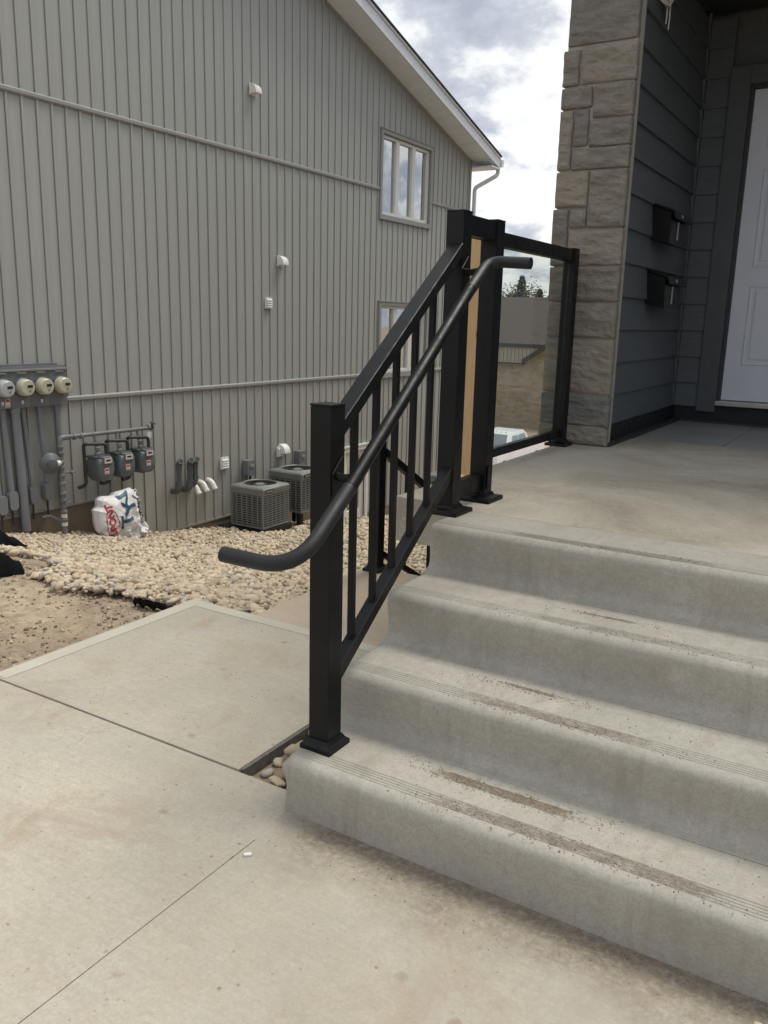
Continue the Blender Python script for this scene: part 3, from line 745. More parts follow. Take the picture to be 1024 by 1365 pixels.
mailbox(5.955, 2.03, 'upper black wall mailbox with slanted lid on dark siding')
mailbox(5.965, 1.61, 'lower black wall mailbox with slanted lid on dark siding')
# coil of cable
t = thing('cable_coil', 'loose coil of white electrical cable hanging high on the dark wall', 'cable', (-1.55, 5.7, 3.4))
m = MB()
for k in range(4):
    c = (5.66+.01*k, 3.440-.006*k); rr = .075-.006*k
    m.tube([(-1.535+.008*k+.01*math.sin(a*3), c[0]+rr*1.15*math.cos(a), c[1]+rr*.75*math.sin(a)) for a in np.linspace(0, 2*math.pi, 28)], .0045, 8, False)
m.build('loops', WIRE, t, smooth=True)
MB().tube([(-1.53, 5.70, 3.47), (-1.525, 5.705, 3.40), (-1.52, 5.70, 3.33), (-1.52, 5.69, 3.285)], .0042, 8).tube([(-1.525, 5.715, 3.47), (-1.51, 5.72, 3.40), (-1.51, 5.725, 3.32), (-1.512, 5.725, 3.262)], .0042, 8).build('tails', WIRE, t, smooth=True)

# ================================================================== RAILINGS
PW = .072
def post(cx, cy, z0, z1, parent, name='post', plate=.113, cap=True):
    h = PW/2
    p = MB().box(cx-h, cx+h, cy-h, cy+h, z0+.012, z1-.004, .003).build(name, BLACK, parent)
    if cap: MB().box(cx-h-.0005, cx+h+.0005, cy-h-.0005, cy+h+.0005, z1-.0035, z1+.003, .0010).build('post_cap', BLACK, p)
    a = plate/2; b = h+.004; m = MB()
    rings = [(a, 0), (a, .014), (a-.004, .018), (b+.006, .024), (b, .034), (b, .036), (h-.001, .036)]
    vs = []; fs = []
    for (r, z) in rings: vs += [(cx-r, cy-r, z0+z), (cx+r, cy-r, z0+z), (cx+r, cy+r, z0+z), (cx-r, cy+r, z0+z)]
    for i in range(len(rings)-1): fs += [(i*4+k, i*4+(k+1) % 4, (i+1)*4+(k+1) % 4, (i+1)*4+k) for k in range(4)]
    m.add(vs, fs).build('base_plate', BLACK, parent)
    return p
rail = thing('stair_railing', 'black metal stair railing with square balusters and round bent grab rail', 'railing', (-1.39, 2.5, .18))
RX = -1.391
post(RX, 1.980, RISE, 1.256, rail)
post(-1.481, 2.946, .7495, 1.892, rail, plate=.15)
post(-1.481, 3.250, .7495, 1.890, rail, plate=.15)
# sloping rails (slightly splayed from the first post to the second)
xa, xb = -1.391, -1.472
def zt(y): return 1.176+(y-2.01)*.642        # centre of the top rail
def zb_(y): return .411+(y-2.029)*.570
MB().bar((xa, 2.018, zt(2.018)), (xb, 2.909, zt(2.909)), .056, .042).build('top_rail', BLACK, rail)
MB().bar((xa, 2.018, zb_(2.018)), (xb, 2.909, zb_(2.909)), .044, .043).build('bottom_rail', BLACK, rail)
for y in (2.136, 2.281, 2.423, 2.568, 2.713):
    x = xa+(xb-xa)*(y-2.018)/.892
    MB().box(x-.0098, x+.0098, y-.0098, y+.0098, zb_(y)+.02, zt(y)-.01, .0015).build('baluster', BLACK, rail)
# short panel between the two landing posts
MB().box(-1.50, -1.462, 2.984, 3.212, .795, .868, .003).build('bottom_rail', BLACK, rail)
MB().box(-1.512, -1.450, 2.984, 3.212, 1.812, 1.884, .003).build('top_rail', BLACK, rail)
MB().box(-1.4438, -1.438, 3.226, 3.262, .80, .90, .002).build('bracket', BLACK, rail)
# grab rail, parallel to the slightly splayed railing
def tube_p(y): return Vector((-1.276-.0888*(y-1.921), y, 1.032+.6545*(y-1.921)))
low = [Vector(p) for p in fillet([(-1.505, 1.655, .866), (-1.262, 1.662, .862), tube_p(1.925)], [.125], 14)]
MB().tube(low, .0218, 20).build('grip_sleeve', RUBBER, rail, smooth=True)
MB().tube([tube_p(1.927), tube_p(2.80)], .0205, 20).build('grab_rail', BLACK, rail, smooth=True)
up = fillet([tube_p(2.801), tube_p(2.985)+Vector((0, 0, -.012)), (-1.205, 2.985, 1.707)], [.06], 14)
MB().tube(up, .0214, 20).build('grip_sleeve', RUBBER, rail, smooth=True)
for (yc, xf) in ((1.972, -1.355), (2.925, -1.445)):
    c = tube_p(yc); q = MB()
    br = MB().bar((xf+.003, yc-.022, c.z-.035), (xf+.003, yc+.026, c.z+.01), .006, .05).build('bracket', BLACK, rail)
    MB().tube([(xf+.004, yc, c.z-.012), (xf+.03, yc, c.z-.016), (c.x-.012, yc, c.z-.010)], .0125, 12).build('arm', BLACK, br, smooth=True)
for yc in (2.06, 2.09, 2.115):
    c = tube_p(yc)
    MB().lathe((c.x, c.y, c.z-.021), (.25, .3, -1), [(.004, -.002), (.004, .004), (.002, .006)], 8).build('screw', ALU, rail, smooth=True)

glassr = thing('glass_railing', 'black framed glass guard at the porch edge beside the stone column', 'railing', (-1.785, 4.4, .75))
post(-1.786, 5.062, .7495, 1.93, glassr, plate=.135)
post(-1.786, 3.870, .7495, 1.93, glassr, plate=.100)
MB().box(-1.812, -1.760, 3.9065, 5.110, 1.856, 1.925, .003).build('top_rail', BLACK, glassr)
MB().box(-1.803, -1.768, 3.9065, 5.0255, .803, .850, .003).build('bottom_rail', BLACK, glassr)
MB().box(-1.789, -1.783, 3.908, 5.024, .845, 1.86).build('glass_pane', GLASS, glassr)
MB().box(-1.812, -1.760, 5.098, 5.112, 1.845, 1.93, .002).build('end_cap', BLACK, glassr)
# wooden brace post
wood = thing('wooden_post', 'raw pine timber post standing between the black landing posts', 'timber', (-1.79, 3.66, .75))
MB().box(-1.835, -1.745, 3.575, 3.76, .7495, 1.90, .003).build('upright', WOOD, wood)
m = MB(); m.box(-.20, .20, -.045, .045, 0, .038, .003)
o = m.build('foot_block', WOOD); o.rotation_euler = (0, 0, math.radians(-40)); o.location = (-1.665, 3.45, .7497); o.parent = wood; o.location = Vector(o.location)-Vector(wood.location)

# far railing going down behind the pad
far = thing('lower_railing', 'black metal railing descending behind the pad beyond the balusters', 'railing', (-2.6, 4.25, 0))
post(-2.622, 4.262, -.022, .775, far, plate=.12)
MB().bar((-2.60, 4.30, .712), (-2.60, 4.95, .348), .045, .045).build('top_rail', BLACK, far)
MB().bar((-2.60, 4.30, .075), (-2.60, 4.95, -.289), .035, .035).build('bottom_rail', BLACK, far)
for y in (4.44, 4.58):
    zc = .712-.56*(y-4.30)
    MB().box(-2.609, -2.591, y-.009, y+.009, zc-.637, zc, .001).build('baluster', BLACK, far)
post(-2.60, 4.985, -.60, .39, far, plate=.10)
# ================================================================== NEIGHBOUR HOUSE (left, wall plane X=-7)
WX = -7.0
nb = thing('grey_house', 'two storey grey house clad in vertical board and batten siding', 'house', (-9, 9, -1))
def rake_z(y): return 4.25-.276*(y-14.27)
def clip_prof(pr, y0, y1):
    out = []
    for i in range(len(pr)-1):
        (a, p), (b, q) = pr[i], pr[i+1]
        if b <= y0 and a <= y0 or a >= y1 and b >= y1: continue
        if b-a > 1e-6:
            ca, cb = max(a, y0), min(b, y1)
            if cb <= ca: continue
            pa = p+(q-p)*(ca-a)/(b-a); pb = p+(q-p)*(cb-a)/(b-a)
        else:
            if not (y0 <= a <= y1): continue
            ca, cb, pa, pb = a, b, p, q
        if not out or out[-1] != (ca, pa): out.append((ca, pa))
        out.append((cb, pb))
    return out
BP = .15765
BASEP = [(-.0040, -.012), (.0025, -.012), (.0026, .012), (.0245, .013), (.0285, .001), (BP-.0040, .0), (BP-.0039, -.012)]
holes = [(11.235, 12.81, 2.97, 4.21), (11.285, 12.84, .60, 1.74), (10.325, 11.035, -1.7, -.41)]
def board(yk, z0, z1, top_slope=False):
    if z1-z0 < .02 and not top_slope: return
    segs = [(yk-.0041, yk+BP, z0, z1)]
    for (h0, h1, hz0, hz1) in holes:
        new = []
        for (a, b, c, d) in segs:
            if b <= h0 or a >= h1 or d <= hz0 or c >= hz1: new.append((a, b, c, d)); continue
            if a < h0: new.append((a, h0, c, d))
            if b > h1: new.append((h1, b, c, d))
            aa, bb = max(a, h0), min(b, h1)
            if c < hz0: new.append((aa, bb, c, hz0))
            if d > hz1: new.append((aa, bb, hz1, d))
        segs = new
    for (a, b, c, d) in segs:
        if b-a < .004: continue
        pr = clip_prof([(yk+u, w) for u, w in BASEP], a, b)
        if len(pr) < 2: continue
        m = MB(); n = len(pr); vs = [(WX+w, y, c) for y, w in pr]
        vs += [(WX+w, y, min(d, rake_z(y)+.01)) for y, w in pr]
        m.add(vs, [(i, i+1, n+i+1, n+i) for i in range(n-1)])
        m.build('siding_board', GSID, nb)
k = 0; yk = 5.184-BP*14
stuff_boards = []
while yk < 14.25:
    board(yk, 3.395, 9.0); board(yk, .675, 3.345)
    zl = -.405 if yk < 6.08 else (-.955 if yk < 9.9 else -1.52)
    board(yk, zl, .625); yk += BP
# backing wall, foundation
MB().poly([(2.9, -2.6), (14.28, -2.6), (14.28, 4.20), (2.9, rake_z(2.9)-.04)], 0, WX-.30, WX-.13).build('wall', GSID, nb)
MB().box(WX-.2, WX-.001, 2.9, 10.33, -3.2, -.40).box(WX-.2, WX-.001, 11.03, 14.25, -3.2, -.40).box(WX-.2, WX-.001, 10.331, 11.029, -3.2, -1.615).build('foundation', FOUND, nb)
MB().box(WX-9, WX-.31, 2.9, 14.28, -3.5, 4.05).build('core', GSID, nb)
for (z, seg) in ((3.345, [(2.9, 11.20), (12.845, 14.22)]), (.625, [(2.9, 11.25), (12.87, 14.22)])):
    for (a, b) in seg:
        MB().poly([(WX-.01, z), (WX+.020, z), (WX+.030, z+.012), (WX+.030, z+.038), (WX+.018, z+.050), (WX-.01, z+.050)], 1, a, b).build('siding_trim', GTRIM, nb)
MB().box(WX-.01, WX+.018, 14.222, 14.285, -3, 4.22, .003).build('corner_trim', GTRIM, nb)
MB().box(WX-.005, WX+.014, 2.9, 6.10, -.425, -.403).box(WX-.005, WX+.014, 6.10, 9.97, -.975, -.953).build('starter_strip', GTRIM, nb)
MB().box(WX-.005, WX+.012, 6.078, 6.098, -.953, -.425).build('starter_strip', GTRIM, nb)
# windows
def window(y0, y1, z0, z1, n, name='window', cas=.055):
    w = MB(); a = WX+.001; b = WX+.034
    w.box(a, b, y0, y0+cas, z0, z1, .003).box(a, b, y1-cas, y1, z0, z1, .003).box(a, b, y0+cas, y1-cas, z1-cas, z1, .003).box(a, b, y0+cas, y1-cas, z0, z0+cas, .003)
    w.box(WX-.002, WX+.046, y0-.012, y1+.012, z1+.0005, z1+.016, .002)
    w.box(WX-.002, WX+.040, y0-.012, y1+.012, z0-.016, z0-.0005, .002)
    w.box(WX-.125, WX+.0005, y0+.02, y0+.04, z0+.02, z1-.02).box(WX-.125, WX+.0005, y1-.04, y1-.02, z0+.02, z1-.02).box(WX-.125, WX+.0005, y0+.04, y1-.04, z1-.04, z1-.02).box(WX-.125, WX+.0005, y0+.04, y1-.04, z0+.02, z0+.04)
    W = w.build(name, GTRIM, nb)
    iy0, iy1, iz0, iz1 = y0+cas+.001, y1-cas-.001, z0+cas+.001, z1-cas-.001
    MB().box(WX-.10, WX-.085, iy0-.02, iy1+.02, iz0-.02, iz1+.02).build('backing', DARK, W)
    fr = .034; ww = (iy1-iy0-fr*(n+1)*.0)/n
    for i in range(n):
        p0, p1 = iy0+ww*i, iy0+ww*(i+1)-(.004 if i < n-1 else 0)
        f = MB(); c, d = WX-.075, WX-.012; s_ = .044
        f.box(c, d, p0, p0+s_, iz0, iz1, .003).box(c, d, p1-s_, p1, iz0, iz1, .003).box(c, d, p0+s_, p1-s_, iz1-s_, iz1, .003).box(c, d, p0+s_, p1-s_, iz0, iz0+s_*1.15, .003)
        f.build('sash', CREAM, W)
        MB().box(WX-.062, WX-.056, p0+s_-.004, p1-s_+.004, iz0+s_, iz1-s_+.004).build('pane', WGLASS, W)
    return W
window(11.222, 12.822, 2.965, 4.205, 3)
window(11.270, 12.850, .600, 1.748, 3)
D = MB().box(WX+.001, WX+.032, 10.325, 10.39, -1.62, -.42, .003).box(WX+.001, WX+.032, 10.97, 11.035, -1.62, -.42, .003).box(WX+.001, WX+.032, 10.39, 10.97, -.485, -.42, .003).build('basement_door', CREAM, nb)
MB().box(WX-.004, WX+.045, 10.30, 11.06, -.419, -.395, .003).build('drip_cap', FASC, D)
MB().box(WX-.05, WX-.012, 10.39, 10.97, -1.62, -1.42, .003).box(WX-.05, WX-.012, 10.39, 10.50, -1.42, -.485, .003).box(WX-.05, WX-.012, 10.86, 10.97, -1.42, -.485, .003).box(WX-.05, WX-.012, 10.50, 10.86, -.57, -.485, .003).build('leaf', CREAM, D)
MB().box(WX-.04, WX-.034, 10.50, 10.86, -1.42, -.57).build('pane', WGLASS, D)
# roof: soffit, fascia, shingles, gutter
def sl(y, o=0): return rake_z(y)+o
YE = 14.62
MB().add([(WX-.01, 2.5, sl(2.5, .0)), (-6.60, 2.5, sl(2.5, .0)), (-6.60, YE, sl(YE, .0)), (WX-.01, YE, sl(YE, .0))], [(0, 1, 2, 3)]).build('soffit', SOFF, nb)
g = MB()
yy = 2.6
while yy < YE-.05:
    g.add([(WX, yy, sl(yy, -.001)), (-6.605, yy, sl(yy, -.001)), (-6.605, yy+.012, sl(yy+.012, -.007)), (WX, yy+.012, sl(yy+.012, -.007))], [(0, 1, 2, 3)])
    g.add([(WX, yy+.012, sl(yy+.012, -.007)), (-6.605, yy+.012, sl(yy+.012, -.007)), (-6.605, yy+.024, sl(yy+.024, -.001)), (WX, yy+.024, sl(yy+.024, -.001))], [(0, 1, 2, 3)])
    yy += .30
g.build('soffit_rib', SOFF, nb, kind='stuff')
def slopebar(x0, x1, lo, hi, name, mat, y0=2.5, y1=YE):
    MB().add([(x, y, sl(y, h)) for x in (x0, x1) for y in (y0, y1) for h in (lo, hi)], [(0, 1, 3, 2), (4, 6, 7, 5), (0, 4, 5, 1), (2, 3, 7, 6), (0, 2, 6, 4), (1, 5, 7, 3)]).build(name, mat, nb)
slopebar(-6.615, -6.598, -.014, .135, 'fascia', FASC)
slopebar(-6.628, -6.580, .136, .170, 'fascia_cap', FASC)
slopebar(-16, -6.560, .171, .190, 'roof', ROOF)
slopebar(WX-.06, WX+.012, -.06, -.003, 'frieze', GTRIM, 2.9, 14.28)
MB().box(-16, -6.60, YE+.002, YE+.02, sl(YE)-.03, sl(YE)+.13).build('fascia', FASC, nb)
MB().poly([(YE+.022, sl(YE)+.02), (YE+.022, sl(YE)+.135), (YE+.12, sl(YE)+.135), (YE+.13, sl(YE)+.10), (YE+.095, sl(YE)+.02)], 0, -16, -6.575).build('gutter', FASC, nb)
MB().box(-16, WX+.4, 14.286, YE, sl(YE)-.028, sl(YE)-.006).build('eave_soffit', SOFF, nb)
dz = sl(YE)+.02
ds = fillet([(-6.66, YE+.06, dz), (-6.66, YE+.06, dz-.13), (-6.94, 14.345, dz-.38), (-6.95, 14.335, -2.9)], .06, 5)
MB().tube(ds, .036, 10).build('downspout', FASC, nb, smooth=True)

# ---- wall vents and fixtures
def hood_vent(y, z, s, label):
    """quarter-round hood vent, y,z centre of the top of its plate"""
    t = thing('hood_vent', label, 'vent', (WX, y, z-.07), 'white hooded wall vents')
    MB().box(WX+.013, WX+.022, y-.075*s, y+.075*s, z-.15*s, z, .002).build('flange', PVCW, t)
    pr = [(WX+.023, z-.005)]
    for a in range(90, -1, -15): pr.append((WX+.023+.10*s*math.cos(math.radians(a)), z-.125*s+.12*s*math.sin(math.radians(a))))
    pr += [(WX+.023+.085*s, z-.127*s), (WX+.023, z-.127*s)]
    MB().poly(pr, 1, y-.062*s, y+.062*s).build('hood', PVCW, t)
hood_vent(8.345, 4.150, .88, 'white hooded vent highest on the grey wall above the upper trim')
hood_vent(8.855, 2.245, .88, 'white hooded vent mid wall above the small square vent')
hood_vent(8.875, -.175, .95, 'white hooded vent low on the wall above the far condenser')
def louver_vent(y0, y1, z0, z1, label):
    t = thing('louvre_vent', label, 'vent', (WX, (y0+y1)/2, z0), 'small white louvred wall vents')
    MB().box(WX+.013, WX+.035, y0, y1, z0, z1, .006).build('frame', PVCW, t)
    n = 4; h = (z1-z0-.03)/n
    for i in range(n):
        z = z0+.015+i*h
        MB().poly([(WX+.0355, z+h-.004), (WX+.037, z+h-.002), (WX+.052, z+.004), (WX+.0355, z+.004)], 1, y0+.014, y1-.014).build('slat', PVCW, t)
louver_vent(8.535, 8.665, 1.583, 1.722, 'small square white vent below the middle hooded vent')
louver_vent(7.660, 7.795, -.362, -.212, 'small white louvred vent above the nearer condenser')
louver_vent(8.76, 8.885, -.345, -.205, 'small white louvred vent touching the low hooded vent')

def disconnect(y0, z0, label):
    t = thing('disconnect_box', label, 'electrical box', (WX, y0+.09, z0), 'grey disconnect boxes above the condensers')
    MB().box(WX+.013, WX+.11, y0, y0+.13, z0+.02, z0+.22, .006).build('body', GALV, t)
    MB().box(WX+.1105, WX+.122, y0+.04, y0+.11, z0+.13, z0+.165, .003).build('label_plate', ALU, t)
    MB().tube([(WX+.06, y0+.10, z0+.02), (WX+.06, y0+.10, z0-.12), (WX+.10, y0+.11, z0-.25)], .014, 10).build('conduit', PIPED, t, smooth=True)
disconnect(8.065, -.515, 'grey disconnect box above the nearer condenser')
disconnect(9.150, -.525, 'grey disconnect box above the far condenser')

# intake pipes
def snorkel(y, z0, z1, label):
    t = thing('vent_pipe', label, 'pipe', (WX, y, z0), 'grey upright vent pipes')
    x = WX+.105
    MB().tube(fillet([(WX+.01, y-.02, z0), (x, y-.02, z0), (x, y, z0+.11)], .06, 7), .036, 14).build('elbow', PVCG, t, smooth=True)
    MB().cyl((x, y, z0+.09), (x, y, z1-.03), .030, 14).build('pipe', PVCG, t, smooth=True)
    MB().tube(fillet([(x, y, z1-.06), (x, y, z1-.01), (x+.065, y-.03, z1+.035)], .035, 6), .036, 14).build('top_elbow', PVCG, t, smooth=True)
    d = Vector((.065, -.03, .045)).normalized(); p = Vector((x+.065, y-.03, z1+.035))
    MB().cyl(p-d*.001, p+d*.0015, .024, 14).build('opening', LCD, t)
    MB().lathe((x, y, z0+.085), (0, 0, 1), [(.037, 0), (.037, .03)], 14).lathe((x, y, z1-.085), (0, 0, 1), [(.036, 0), (.036, .03)], 14).build('coupling', PVCG, t, smooth=True)
snorkel(6.875, -.495, -.165, 'leftmost grey upright vent pipe on the wall')
snorkel(7.045, -.500, -.175, 'middle grey upright vent pipe on the wall')
snorkel(7.135, -.455, -.175, 'rightmost grey upright vent pipe, half behind its neighbour')
def elbow(y, z, label):
    t = thing('exhaust_elbow', label, 'pipe', (WX, y, z), 'white exhaust elbows pointing down')
    MB().tube(fillet([(WX+.01, y, z+.05), (WX+.07, y, z+.05), (WX+.125, y, z-.045)], .06, 8), .031, 14).build('bend', PVCW, t, smooth=True)
    MB().lathe((WX+.118, y, z-.03), (.45, 0, -.9), [(.034, 0), (.034, .022)], 14).build('rim', PVCW, t, smooth=True)
elbow(7.165, -.52, 'white exhaust elbow just right of the grey pipes'); elbow(7.30, -.51, 'middle white exhaust elbow'); elbow(7.44, -.505, 'right white exhaust elbow nearest the louvred vent')

# ---- condensers
def condenser(cx, cy, z0, s, h, yawd, label, legs):
    t = thing('condenser', label, 'air conditioner', (cx, cy, z0), 'grey air conditioner condensers'); 
    a = s/2; x0, x1, y0, y1 = cx-a, cx+a, cy-a, cy+a
    MB().box(x0+.03, x1-.03, y0+.03, y1-.03, z0+.03, z0+h-.08).build('coil', ACD, t)
    MB().box(x0, x1, y0, y1, z0, z0+.028, .006).build('base_pan', ACM, t)
    # top cap with a round opening
    m = MB(); n = 48; rad = a*.80; zt_ = z0+h
    def sq(ang, q):
        c, s2 = math.cos(ang), math.sin(ang); k_ = q/max(abs(c), abs(s2)); return (cx+c*k_, cy+s2*k_)
    rings = []
    for (kind, q, z) in (('s', a-.001, zt_-.10), ('s', a+.004, zt_-.09), ('s', a+.004, zt_-.022), ('s', a-.012, zt_-.004), ('r', rad+.02, zt_+.004), ('r', rad+.008, zt_+.012), ('r', rad, zt_+.006), ('r', rad-.01, zt_-.05)):
        rings.append([((sq(2*math.pi*i/n, q) if kind == 's' else (cx+math.cos(2*math.pi*i/n)*q, cy+math.sin(2*math.pi*i/n)*q))+(z,)) for i in range(n)])
    vs = [p for r in rings for p in r]; fs = [(k_*n+i, k_*n+(i+1) % n, (k_+1)*n+(i+1) % n, (k_+1)*n+i) for k_ in range(len(rings)-1) for i in range(n)]
    m.add(vs, fs).build('top_cap', ACM, t, smooth=True, angle=30)
    MB().lathe((cx, cy, zt_-.10), (0, 0, 1), [(rad-.012, 0), (rad-.012, .01)], 32).build('fan_well', ACD, t)
    g = MB()
    for r in np.linspace(.10, rad-.01, 7):
        g.tube([(cx+r*math.cos(q), cy+r*math.sin(q), zt_-.004) for q in np.linspace(0, 2*math.pi, 33)], .0022, 4, False)
    for i in range(12):
        q = i*math.pi/6; g.cyl((cx+.05*math.cos(q), cy+.05*math.sin(q), zt_-.002), (cx+rad*math.cos(q), cy+rad*math.sin(q), zt_-.002), .003, 4)
    g.build('fan_grille', ACD, t)
    MB().lathe((cx, cy, zt_-.05), (0, 0, 1), [(.09, 0), (.09, .04), (.05, .05)], 20).build('fan_motor', ACM, t, smooth=True)
    bl = MB()
    for i in range(3):
        q = i*2.094; d = Vector((math.cos(q), math.sin(q), 0)); e = Vector((-d.y, d.x, 0))
        p = [Vector((cx, cy, zt_-.06))+d*r+e*w+Vector((0, 0, hh)) for r, w, hh in ((.06, -.03, 0), (rad*.9, -.10, -.012), (rad*.9, .08, .022), (.06, .03, .01))]
        bl.add(p+[v+Vector((0, 0, .004)) for v in p], [(0, 1, 2, 3), (4, 7, 6, 5), (0, 4, 5, 1), (1, 5, 6, 2), (2, 6, 7, 3), (3, 7, 4, 0)])
    bl.build('fan_blade', ACM, t)
    # louvre slats on the four sides and corner posts
    sl_ = MB(); zs = np.linspace(z0+.048, z0+h-.115, 13)
    for z in zs:
        th = .0062
        for (u0, u1, v0, v1) in ((x0, x1, y0, y0+.012), (x0, x1, y1-.012, y1), (x0, x0+.012, y0+.012, y1-.012), (x1-.012, x1, y0+.012, y1-.012)):
            sl_.box(u0+.001, u1-.001, v0+.001, v1-.001, z-th, z+th)
    o = sl_.build('louvre', ACM, t)
    st_ = MB()
    for f_ in np.linspace(0, 1, 7):
        w = .006 if 0 < f_ < 1 else .012
        u = x0+w+(x1-x0-2*w)*f_; v = y0+w+(y1-y0-2*w)*f_
        for (p, q, r, s2) in ((u-w, u+w, y0-.001, y0+.014), (u-w, u+w, y1-.014, y1+.001)): st_.box(p, q, r, s2, z0+.02, z0+h-.095)
        if 0 < f_ < 1:
            for (p, q, r, s2) in ((x0-.001, x0+.014, v-w, v+w), (x1-.014, x1+.001, v-w, v+w)): st_.box(p, q, r, s2, z0+.02, z0+h-.095)
    st_.build('stile', ACM, t)
    MB().box(x1+.0045, x1+.008, cy-.21, cy-.06, zt_-.068, zt_-.028, .002).build('badge', LCD, t)
    MB().box(x1+.0085, x1+.0095, cy-.195, cy-.075, zt_-.056, zt_-.040).build('badge_lettering', ALU, t)
    for (lx, ly) in ((x0+.06, y0+.05), (x1-.06, y0+.05), (x0+.06, y1-.05), (x1-.06, y1-.05)):
        MB().box(lx-.03, lx+.03, ly-.03, ly+.03, z0-legs, z0-.001, .003).build('leg', MEMB, t)
    return t
condenser(-6.545, 7.885, -1.015, .505, .505, 0, 'nearer grey condenser with louvred sides standing on the stones', .05)
condenser(-6.665, 8.80, -.995, .53, .53, 0, 'far grey condenser raised on black legs partly behind the railing post', .26)
condenser(-5.60, 11.2, -1.30, .55, .55, 0, 'distant condenser glimpsed between the railing and the porch slab', .25)
m = MB(); m.box(-6.95, -6.28, 7.55, 8.18, -1.10, -1.026, .01); tag(m.build('equipment_pad', MEMB), 'dark flat pad under the nearer condenser', 'pad')

# ---- electric meters
em = thing('electric_meter_panel', 'row of round electric meters in a grey cabinet on the wall', 'meter panel', (WX, 5.1, .6))
for i in range(4):
    c0 = 5.412-.205*(i+1); c1 = c0+.2025
    cab = MB().box(WX+.013, WX+.115, c0, c1, .615, .945, .004).build('cabinet', GALV, em)
MB().box(WX+.013, WX+.135, 4.50, 5.42, .947, .965, .003).build('cabinet_top', ALU, em)
MB().box(WX+.013, WX+.060, 4.50, 5.36, .990, 1.008, .003).build('cabinet_top', GALV, em)
MB().box(WX+.013, WX+.10, 4.50, 5.412, .966, .989).build('cabinet_back', GALV, em)
for i in range(4):
    yc = 5.425-.205*(i+.5); zc = .803
    x = WX+.116; mg = MGLASS if i == 3 else MGLASSY
    MB().lathe((x, yc, zc), (1, 0, 0), [(.088, 0), (.088, .028), (.082, .032)], 28).build('meter_ring', METER, em, smooth=True)
    mt = MB().lathe((x+.030, yc, zc), (1, 0, 0), [(.080, 0), (.078, .045), (.072, .066), (.064, .074), (.0, .076)], 28).build('meter', mg, em, smooth=True)
    MB().box(x+.1065, x+.109, yc-.012, yc+.04, zc+.002, zc+.024).build('display', LCD, mt)
    MB().lathe((x+.106, yc+.012, zc-.03), (1, 0, 0), [(.010, 0), (.010, .003)], 12).build('dial', GALV, mt)
    if i: MB().box(WX+.1155, WX+.119, yc-.01, yc+.012, .650, .682).build('seal_tag', WHITEP, em)
    MB().box(WX+.1155, WX+.117, c0, c0+.001, .62, .94).build('seam', LCD, em) if False else None
    MB().box(WX+.1152, WX+.132, yc-.045, yc+.045, .926, .942, .002).build('latch', ALU, em)
sk = MB().box(WX+.1155, WX+.118, 4.735, 4.783, .630, .705).build('warning_sticker', STICK, em)
MB().box(WX+.1182, WX+.119, 4.741, 4.777, .677, .699).box(WX+.1182, WX+.119, 4.743, 4.769, .639, .647).build('sticker_print', RED, sk)
# conduits
def conduit(y0, y1, zt_, zb2, r, label, boxz=None, tail=True):
    t = thing('conduit', label, 'pipe', (WX, y0, zb2), 'grey conduits below the electric meters')
    x = WX+.014+r+.008
    MB().cyl((x, y0, zt_), (x, y1, zb2), r, 14).build('pipe', PIPEG, t, smooth=True)
    MB().cyl((x, y0, zt_-.045), (x, y0, zt_+.001), r*1.18, 14).build('coupling', PIPEG, t, smooth=True)
    if boxz is not None:
        hh = .17; w = .045
        MB().poly([(y1-w*.75, boxz+hh), (y1+w*.75, boxz+hh), (y1+w, boxz+hh-.02), (y1+w, boxz+.03), (y1+w*.6, boxz), (y1-w*.6, boxz), (y1-w, boxz+.03), (y1-w, boxz+hh-.02)], 0, WX+.014, WX+.085).build('junction_box', PIPEG, t)
        MB().cyl((WX+.03, y1+.01, boxz), (WX+.025, y1+.01, boxz-.16), .008, 8).build('wire_drop', PIPED, t)
conduit(4.60, 4.66, .614, -.20, .020, 'leftmost thin grey conduit at the picture edge', -.36)
conduit(4.745, 4.775, .614, -.17, .028, 'second grey conduit from the left ending in a box', -.335)
conduit(4.862, 4.895, .614, -.56, .042, 'thick grey conduit running down into the stones')
conduit(4.955, 5.000, .614, -.14, .024, 'grey conduit right of the thick one ending in a box', -.315)
conduit(5.135, 5.165, .614, -.13, .028, 'grey conduit beside the round gas regulator', -.305)
conduit(5.335, 5.340, .614, -.40, .028, 'rightmost grey conduit behind the gas riser')

# ---- gas
gm = thing('gas_manifold', 'grey gas pipe manifold with round regulator rising from the stones', 'gas pipe', (WX, 5.4, -.6))
GXp = WX+.17
MB().cyl((GXp, 5.245, -.70), (GXp, 5.245, .245), .024, 12).build('riser', PIPEP, gm, smooth=True)
MB().tube(fillet([(GXp, 5.245, .20), (GXp, 5.245, .302), (GXp, 5.345, .304)], .04, 6), .028, 12).tube([(GXp, 5.345, .304), (GXp, 6.40, .290)], .021, 12).build('header', PIPEP, gm, smooth=True)
f = MB()
for z in (-.52, -.44, -.33, -.26, -.16, -.08, .0, .05, .14, .20): f.lathe((GXp, 5.245, z), (0, 0, 1), [(.030, 0), (.034, .008), (.034, .026), (.030, .034)], 10)
for y in (5.40, 5.48, 6.36): f.lathe((GXp, y, .298), (0, 1, 0), [(.026, 0), (.032, .006), (.032, .03), (.026, .036)], 10)
f.build('fitting', PIPEP, gm, smooth=True, kind='stuff')
for z in (-.565, -.480): MB().cyl((GXp, 5.245, z), (GXp, 5.245, z+.035), .0285, 12).build('paper_band', WHITEP, gm)
MB().lathe((GXp+.02, 5.11, .075), (1, -.25, 0), [(.035, -.05), (.06, -.04), (.098, -.012), (.102, -.004), (.102, .010), (.095, .016), (.050, .045), (.045, .065), (.0, .07)], 26).build('regulator', METER, gm, smooth=True)
